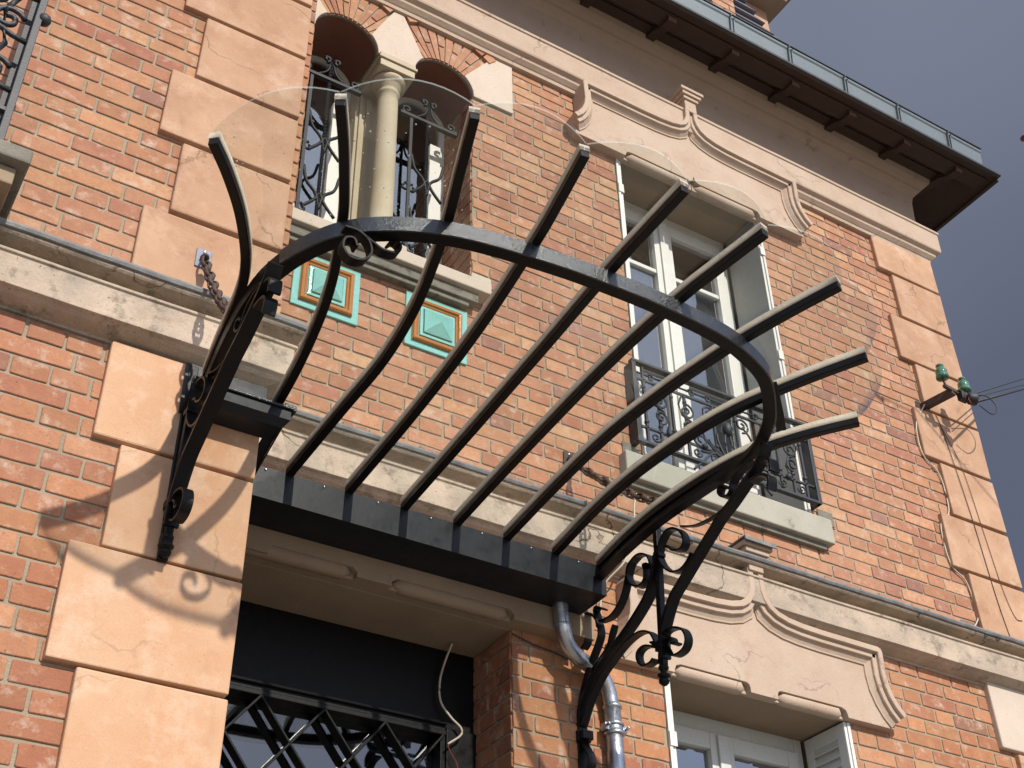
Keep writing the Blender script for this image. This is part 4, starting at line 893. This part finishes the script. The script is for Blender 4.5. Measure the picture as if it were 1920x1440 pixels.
for s in (-1, 1):
    cxx = 3.62
    def mx_(L): return [(cxx + s * a, z) for a, z in L]
    for dxx in (0.24, 0.40):
        st_(mx_([(dxx + (p[0]), p[1]) for p in spiral(0, 5.24, 0.045, PI / 2, 1.4)])); st_(mx_([(dxx + p[0], p[1]) for p in spiral(0.0, 5.15, 0.04, -PI / 2, 1.4, -1)]))
        st_(mx_([(dxx - 0.03, 5.08), (dxx - 0.045, 5.13), (dxx - 0.02, 5.19), (dxx + 0.03, 5.21), (dxx + 0.045, 5.27), (dxx + 0.02, 5.33)]))
    st_(mx_([(0.0, 5.00)] + [(0.16 * math.sin(t * 0.35), 5.00 + 0.27 * t / 7) for t in range(1, 8)]))
    for k in range(5):
        st_(mx_(catmull([(0.0, 4.985, 0), (0.02 + 0.02 * k, 5.05, 0), (0.035 + 0.045 * k, 5.14 - 0.012 * k * k, 0), (0.03 + 0.055 * k, 5.20 - 0.025 * k * k / 1.6, 0)], 5) if False else [(p.x, p.y) for p in catmull([(0.0, 4.985, 0), (0.012 + 0.02 * k, 5.05, 0), (0.022 + 0.04 * k, 5.13 - 0.010 * k * k, 0), (0.012 + 0.055 * k, 5.19 - 0.017 * k * k, 0)], 5)]), 0.0065)
    st_(mx_(spiral(0.10, 5.28, 0.045, -PI / 2, 1.5))); st_(mx_(spiral(0.17, 5.10, 0.05, PI / 2, 1.5, -1)))
    for dxx in (0.10, 0.20, 0.32, 0.44): 
        st_(mx_(spiral(dxx, 5.365, 0.022, 0, 1.3)), 0.005); st_(mx_(spiral(dxx, 5.02, 0.026, PI, 1.3)), 0.005)
    for dxx in (0.155, 0.28, 0.36): sb.ball((cxx + s * dxx, y - 0.01, 5.066), 0.018, 6)
sb.ball((3.62, y - 0.01, 5.22), 0.028, 8, sz=1.5); sb.ball((3.62, y - 0.01, 5.05), 0.022, 8)
sb.build('scrollwork', M['oldiron'], br)
# railing on the bay balcony at the left
lr = thing('balcony_railing', 'black iron balcony railing end post and scrolls at the top left corner', 'railing', (0.13, -0.72, 4.645), 'iron railings at the windows')
b = MB(); b.box(0.122, 0.146, -0.742, -0.722, 4.646, 6.6); b.box(0.128, 0.146, -0.722, -0.66, 4.646, 6.6); b.box(0.10, 0.128, -0.66, -0.655, 4.646, 6.6); b.build('end_post', M['oldiron'], lr, bevel=0.002)
b = MB(); b.ball((0.155, -0.73, 5.42), 0.018, 8); b.ball((0.152, -0.73, 5.28), 0.024, 8); b.build('knob', M['oldiron'], lr)
sb = MB()
for zc in (5.0, 5.24):
    for L_ in (spiral(0.045, zc - 0.02, 0.055, 0.4, 1.3), spiral(-0.02, zc + 0.08, 0.06, 2.6, 1.2, -1), [(0.12, zc - 0.1), (0.07, zc - 0.09), (0.0, zc - 0.06), (-0.05, zc + 0.0)], [(0.04, zc - .08), (0.03, zc + .02), (0.06, zc + .1), (0.04, zc + .17)]):
        sb.tube([(a, -0.73, c_) for a, c_ in L_], 0.010, 6)
sb.box(-1.5, 0.122, -0.74, -0.72, 4.80, 4.815); sb.box(-1.5, 0.122, -0.74, -0.72, 5.36, 5.375)
sb.build('scrollwork', M['oldiron'], lr)

# grilles in the arched windows --------------------------------------------------
def grille(cx, lab):
    g_ = thing('window_grille', lab, 'grille', (cx, 0.13, SZ), 'wrought iron grilles in the arched windows'); y = 0.15
    tw = MB(); n = 160; pts = [(cx - 0.005, y, SZ + 0.01 + (6.84 - SZ) * i / n) for i in range(n + 1)]
    vs = []; fs = []
    for i, p in enumerate(pts):
        a = i * 0.55
        for q in range(4): vs.append((p[0] + 0.0105 * math.cos(a + q * PI / 2), p[1] + 0.0105 * math.sin(a + q * PI / 2), p[2]))
    for i in range(n):
        for q in range(4): fs.append((i * 4 + q, i * 4 + (q + 1) % 4, i * 4 + 4 + (q + 1) % 4, i * 4 + 4 + q))
    tw.add(vs, fs); tw.build('twisted_bar', M['grille'], g_)
    b = MB(); b.box(cx - 0.165, cx + 0.165, y - 0.012, y + 0.012, 6.70, 6.718); b.build('cross_bar', M['grille'], g_); b = MB(); b.box(cx - 0.165, cx + 0.165, y - 0.012, y + 0.012, 5.62, 5.636); b.build('cross_bar', M['grille'], g_)
    s_ = MB()
    for s in (-1, 1):
        s_.tube([(p.x, y, p.y) for p in catmull([(cx + s * 0.008, 6.83, 0), (cx + s * 0.025, 6.77, 0), (cx + s * 0.07, 6.725, 0)], 5)], 0.006, 6)
        s_.tube([(a, y, c_) for a, c_ in spiral(cx + s * 0.125, 6.748, 0.03, -PI / 2, 1.1, s)], 0.009, 6)
        s_.tube([(a, y, c_) for a, c_ in spiral(cx + s * 0.03, 6.86, 0.022, -PI / 2, 1.0, -s)], 0.009, 6)
        for zc in (6.32, 5.95):
            s_.tube([(p.x, y, p.y) for p in catmull([(cx - s * 0.0, zc - 0.12, 0), (cx + s * 0.02, zc - 0.03, 0), (cx + s * 0.07, zc + 0.03, 0), (cx + s * 0.09, zc + 0.12, 0)], 6)], 0.008, 6)
            s_.tube([(p.x, y, p.y) for p in catmull([(cx, zc - 0.02, 0), (cx + s * 0.03, zc - 0.08, 0), (cx + s * 0.08, zc - 0.14, 0)], 6)], 0.008, 6)
        s_.box(cx + s * 0.1 - 0.008, cx + s * 0.1 + 0.008, y - 0.006, y + 0.006, 5.60, 6.71) if s < 0 else None
        for zc in (6.2, 5.8): s_.tube([(a, y, c_) for a, c_ in spiral(cx - 0.1 + s * 0.022, zc, 0.028, PI / 2, 1.0, s)], 0.007, 6)
    s_.build('scrollwork', M['grille'], g_)
grille(AC[0][0], 'twisted iron grille in the left narrow arched window beside the quoins')
grille(AC[1][0], 'twisted iron grille in the right narrow arched window, right of the column')

# ------------------------------------------------------------------ chains
def chain(P0, P1, sag, nl, lab, plate, pm, Yp):
    c = thing('chain', lab, 'chain', P0, 'rusty stay chains of the canopy')
    x0, x1, z0, z1 = plate
    b = MB(); b.box(x0, x1, Yp - 0.006, Yp, z0, z1); po = b.build('wall_plate', pm, c, bevel=0.004)
    b = MB(); b.lathe(((x0 + x1) / 2, Yp - 0.006, z1 - 0.013), (0, -1, 0), [(0.007, 0), (0.006, 0.004), (0.001, 0.005)], 8); b.build('screw', M['screw'], po)
    b = MB(); b.tube([((x0 + x1) / 2 + 0.010 * math.cos(a), Yp - 0.016 - 0.014 * math.sin(a), (z0 + z1) / 2 - 0.006 + 0.004 * math.sin(a)) for a in [i * PI / 8 for i in range(17)]], 0.006, 6); b.build('eye', M['rust'], c)
    A, B = Vector(P0), Vector(P1); b = MB()
    path = [A.lerp(B, i / nl) - Vector((0, 0, sag * 4 * (i / nl) * (1 - i / nl))) for i in range(nl + 1)]
    for i in range(nl):
        a, d = path[i], path[i + 1]; ax = (d - a); L_ = ax.length * 0.80; ax.normalize(); m_ = (a + d) / 2
        s1 = ax.orthogonal().normalized(); s2 = ax.cross(s1); s_ = (s1 * math.cos(0.6 + i * 1.45) + s2 * math.sin(0.6 + i * 1.45)); nrm = ax.cross(s_)
        pts = [m_ + ax * (L_ * math.cos(t)) + s_ * (0.0155 * math.sin(t)) + nrm * 0.004 * math.sin(2 * t) for t in [2 * PI * k / 12 for k in range(12)]]
        b.sweep(pts, [(0.0046 * math.cos(2 * PI * q / 6), 0.0085 * math.sin(2 * PI * q / 6)) for q in range(6)], closed=True, up=tuple(nrm), smooth=True)
    b.build('links', M['rust'], c)
chain((0.880, -0.52, 4.69), (0.902, -0.83, 4.235), 0.03, 14, 'rusty stay chain hanging from a shiny plate on the left stone quoins', (0.850, 0.906, 4.664, 4.748), M['plate'], -0.5)
chain((2.722, -0.02, 4.77), (2.728, -0.60, 4.235), 0.03, 17, 'rusty stay chain from a dark plate on the bricks between the windows', (2.694, 2.748, 4.741, 4.814), M['rust'], -0.007)

# ------------------------------------------------------------------ insulators and cables
ib = thing('cable_bracket', 'rusty bracket with two green glass insulators on the right corner quoins', 'cable bracket', (5.2, -0.03, 5.96))
b = MB(); b.sweep([(5.193, -0.0, 5.963), (5.235, -0.205, 5.965)], flat(0.035, 0.045)); b.build('arm', M['rust'], ib, bevel=0.004)
b = MB(); b.sweep([(5.17, -0.2, 5.985), (5.23, -0.2, 5.975), (5.36, -0.2, 5.96)], flat(0.02, 0.02)); b.tube([(5.21, -0.2, 5.97), (5.185, -0.2, 5.99), (5.175, -0.2, 6.03), (5.175, -0.2, 6.07)], 0.007, 8); b.tube([(5.33, -0.2, 5.965), (5.345, -0.2, 5.99), (5.344, -0.2, 6.03)], 0.007, 8); b.tube([(5.25, -0.2, 5.965), (5.27, -0.22, 5.985), (5.29, -0.2, 5.965)], 0.006, 6)
b.build('cross_arm', M['rust'], ib)
for p in ((5.176, -0.2, 6.035), (5.344, -0.2, 6.005)):
    b = MB(); b.lathe(p, (0.0, 0.0, 1), [(0.026, 0), (0.036, 0.002), (0.036, 0.022), (0.032, 0.026), (0.033, 0.030), (0.033, 0.055), (0.026, 0.068), (0.017, 0.072), (0.016, 0.080), (0.022, 0.084), (0.022, 0.092), (0.012, 0.098)], 18); b.build('insulator', M['insul'], ib)
b = MB(); b.lathe((5.30, -0.23, 5.925), (0.8, -0.5, -0.2), [(0.02, 0), (0.034, 0.01), (0.036, 0.05), (0.030, 0.058), (0.0, 0.06)], 16); b.box(5.27, 5.33, -0.23, -0.19, 5.92, 5.97); b.build('junction_box', M['rubber'], ib, bevel=0.003)
far = Vector((11.5, 3.2, 10.9))
cp = Vector((0, -3.9, 1.6))
for i, (st0, dv, rr_, lab) in enumerate((((5.36, -0.2, 5.985), (0.755, 0.468, 0.603), 0.004, 'thin overhead wire, uppermost of the three leaving the insulators'),
                                 ((5.37, -0.21, 5.965), (0.756, 0.4705, 0.599), 0.003, 'thinnest overhead wire, in the middle of the three leaving the insulators'),
                                 ((5.36, -0.24, 5.915), (0.757, 0.473, 0.597), 0.0075, 'thick black overhead cable leaving the junction box, lowest of the three'))):
    dv = Vector(dv); b = MB(); s0 = Vector(st0); e1 = s0 + (cp + dv * 8.7 - s0) * 22
    b.tube([s0.lerp(e1, t / 24) - Vector((0, 0, 0.15 * 4 * (t / 24) * (1 - t / 24))) for t in range(25)], rr_, 8)
    tag(b.build('overhead_cable', M['rubber']), lab, 'cable', 'overhead cables')
b = MB(); b.tube(catmull([(5.38, -0.24, 5.90), (5.46, -0.24, 5.87), (5.53, -0.23, 5.91), (5.56, -0.22, 5.98), (5.52, -0.21, 6.03), (5.42, -0.21, 6.005), (5.37, -0.2, 5.98)], 8), 0.0035, 6)
tag(b.build('cable_loop', M['rubber']), 'thin black cable loop hanging beside the junction box against the sky', 'cable')
b = MB(); b.tube([(5.30, -0.25, 5.93), (5.27, -0.26, 5.89), (5.29, -0.26, 5.85), (5.31, -0.25, 5.86)], 0.002, 5); b.tube([(5.28, -0.25, 5.94), (5.25, -0.25, 5.91), (5.265, -0.25, 5.885)], 0.002, 5); b.build('wire_end', M['cabler'], ib)
# wires down the right quoins
def wire(pts, r, m, lab, name='wall_cable', grp=None):
    b = MB(); b.tube(catmull(pts, 6), r, 6); tag(b.build(name, m), lab, 'cable', grp)
wire([(5.18, -0.036, 5.96), (5.085, -0.02, 5.80), (5.085, -0.014, 5.60), (5.182, -0.014, 5.50), (5.185, -0.014, 5.27), (5.088, -0.014, 5.15), (5.09, -0.014, 4.92), (5.178, -0.014, 4.84), (5.20, -0.014, 4.66), (5.17, -0.02, 4.60), (5.13, -0.02, 4.56)], 0.004, M['cablew'], 'pale cable following the stepped left edge of the right quoins')
wire([(5.25, -0.036, 5.93), (5.28, -0.036, 5.8), (5.33, -0.036, 5.3), (5.36, -0.036, 4.78), (5.39, -0.036, 4.52)], 0.0022, M['rust'], 'thin dark wire straight down the face of the right quoins')
wire([(5.27, -0.036, 5.85), (5.36, -0.036, 5.60), (5.40, -0.036, 5.18), (5.43, -0.036, 4.85), (5.47, -0.036, 4.70), (5.52, -0.036, 4.69)], 0.0018, M['rust'], 'very thin wire curving down the right quoins, the outer one')
wire([(2.27, 0.20, 3.885), (2.262, 0.245, 3.82), (2.245, 0.25, 3.74), (2.25, 0.25, 3.66), (2.29, 0.24, 3.60), (2.33, 0.235, 3.565), (2.33, 0.235, 3.535), (2.275, 0.235, 3.49)], 0.0045, M['cablew'], 'pale loose cable hanging in front of the black door panel')
wire([(2.275, 0.235, 3.49), (2.285, 0.235, 3.465), (2.31, 0.235, 3.43), (2.325, 0.235, 3.39)], 0.0016, M['cabler'], 'thin red wire tail under the pale loose cable at the door')
wire([(2.414, -0.012, 3.87), (2.51, -0.012, 3.848), (2.607, -0.012, 3.836), (2.668, -0.012, 3.822)], 0.003, M['rust'], 'thin cable across the bricks behind the drainpipe elbow')
wire([(2.985, -0.125, 4.62), (2.965, -0.128, 4.55), (2.96, -0.128, 4.48), (2.955, -0.125, 4.41), (2.90, -0.115, 4.27), (2.84, -0.05, 4.18), (2.825, -0.03, 4.08), (2.83, -0.03, 4.0)], 0.0045, M['cablew'], 'pale cable hanging over the ledge behind the right bracket')
# red leaf tip on a twig at the right edge of the sky
tw = thing('leafy_twig', 'tip of a dark red leaf at the right edge against the sky', 'twig', (6.3, -0.9, 8.5))
v0 = Vector((0.4231, 0.6753, 0.6041)); rgt = Vector((0.8538, -0.5203, -0.0164)); dwn = Vector((0.3032, 0.5227, -0.7968))
c0 = Vector((0, -3.9, 1.6)) + (v0 + rgt * (962 / 2458) + dwn * (-461 / 2458)) * 7.0
b = MB(); b.ball(c0, 0.026, 8, sz=0.6); b.ball(c0 + rgt * 0.03, 0.024, 8, sz=0.7); b.build('leaf', M['redleaf'], tw, jit=0.003)
b = MB(); b.tube([c0, c0 + rgt * 0.3 + Vector((0, 0, 0.1)), c0 + rgt * 1.0 + Vector((0, 0, -0.2))], 0.006, 6); b.build('stem', M['wood'], tw)
C.render.engine = 'CYCLES'
C.cycles.max_bounces = 8; C.cycles.transparent_max_bounces = 24
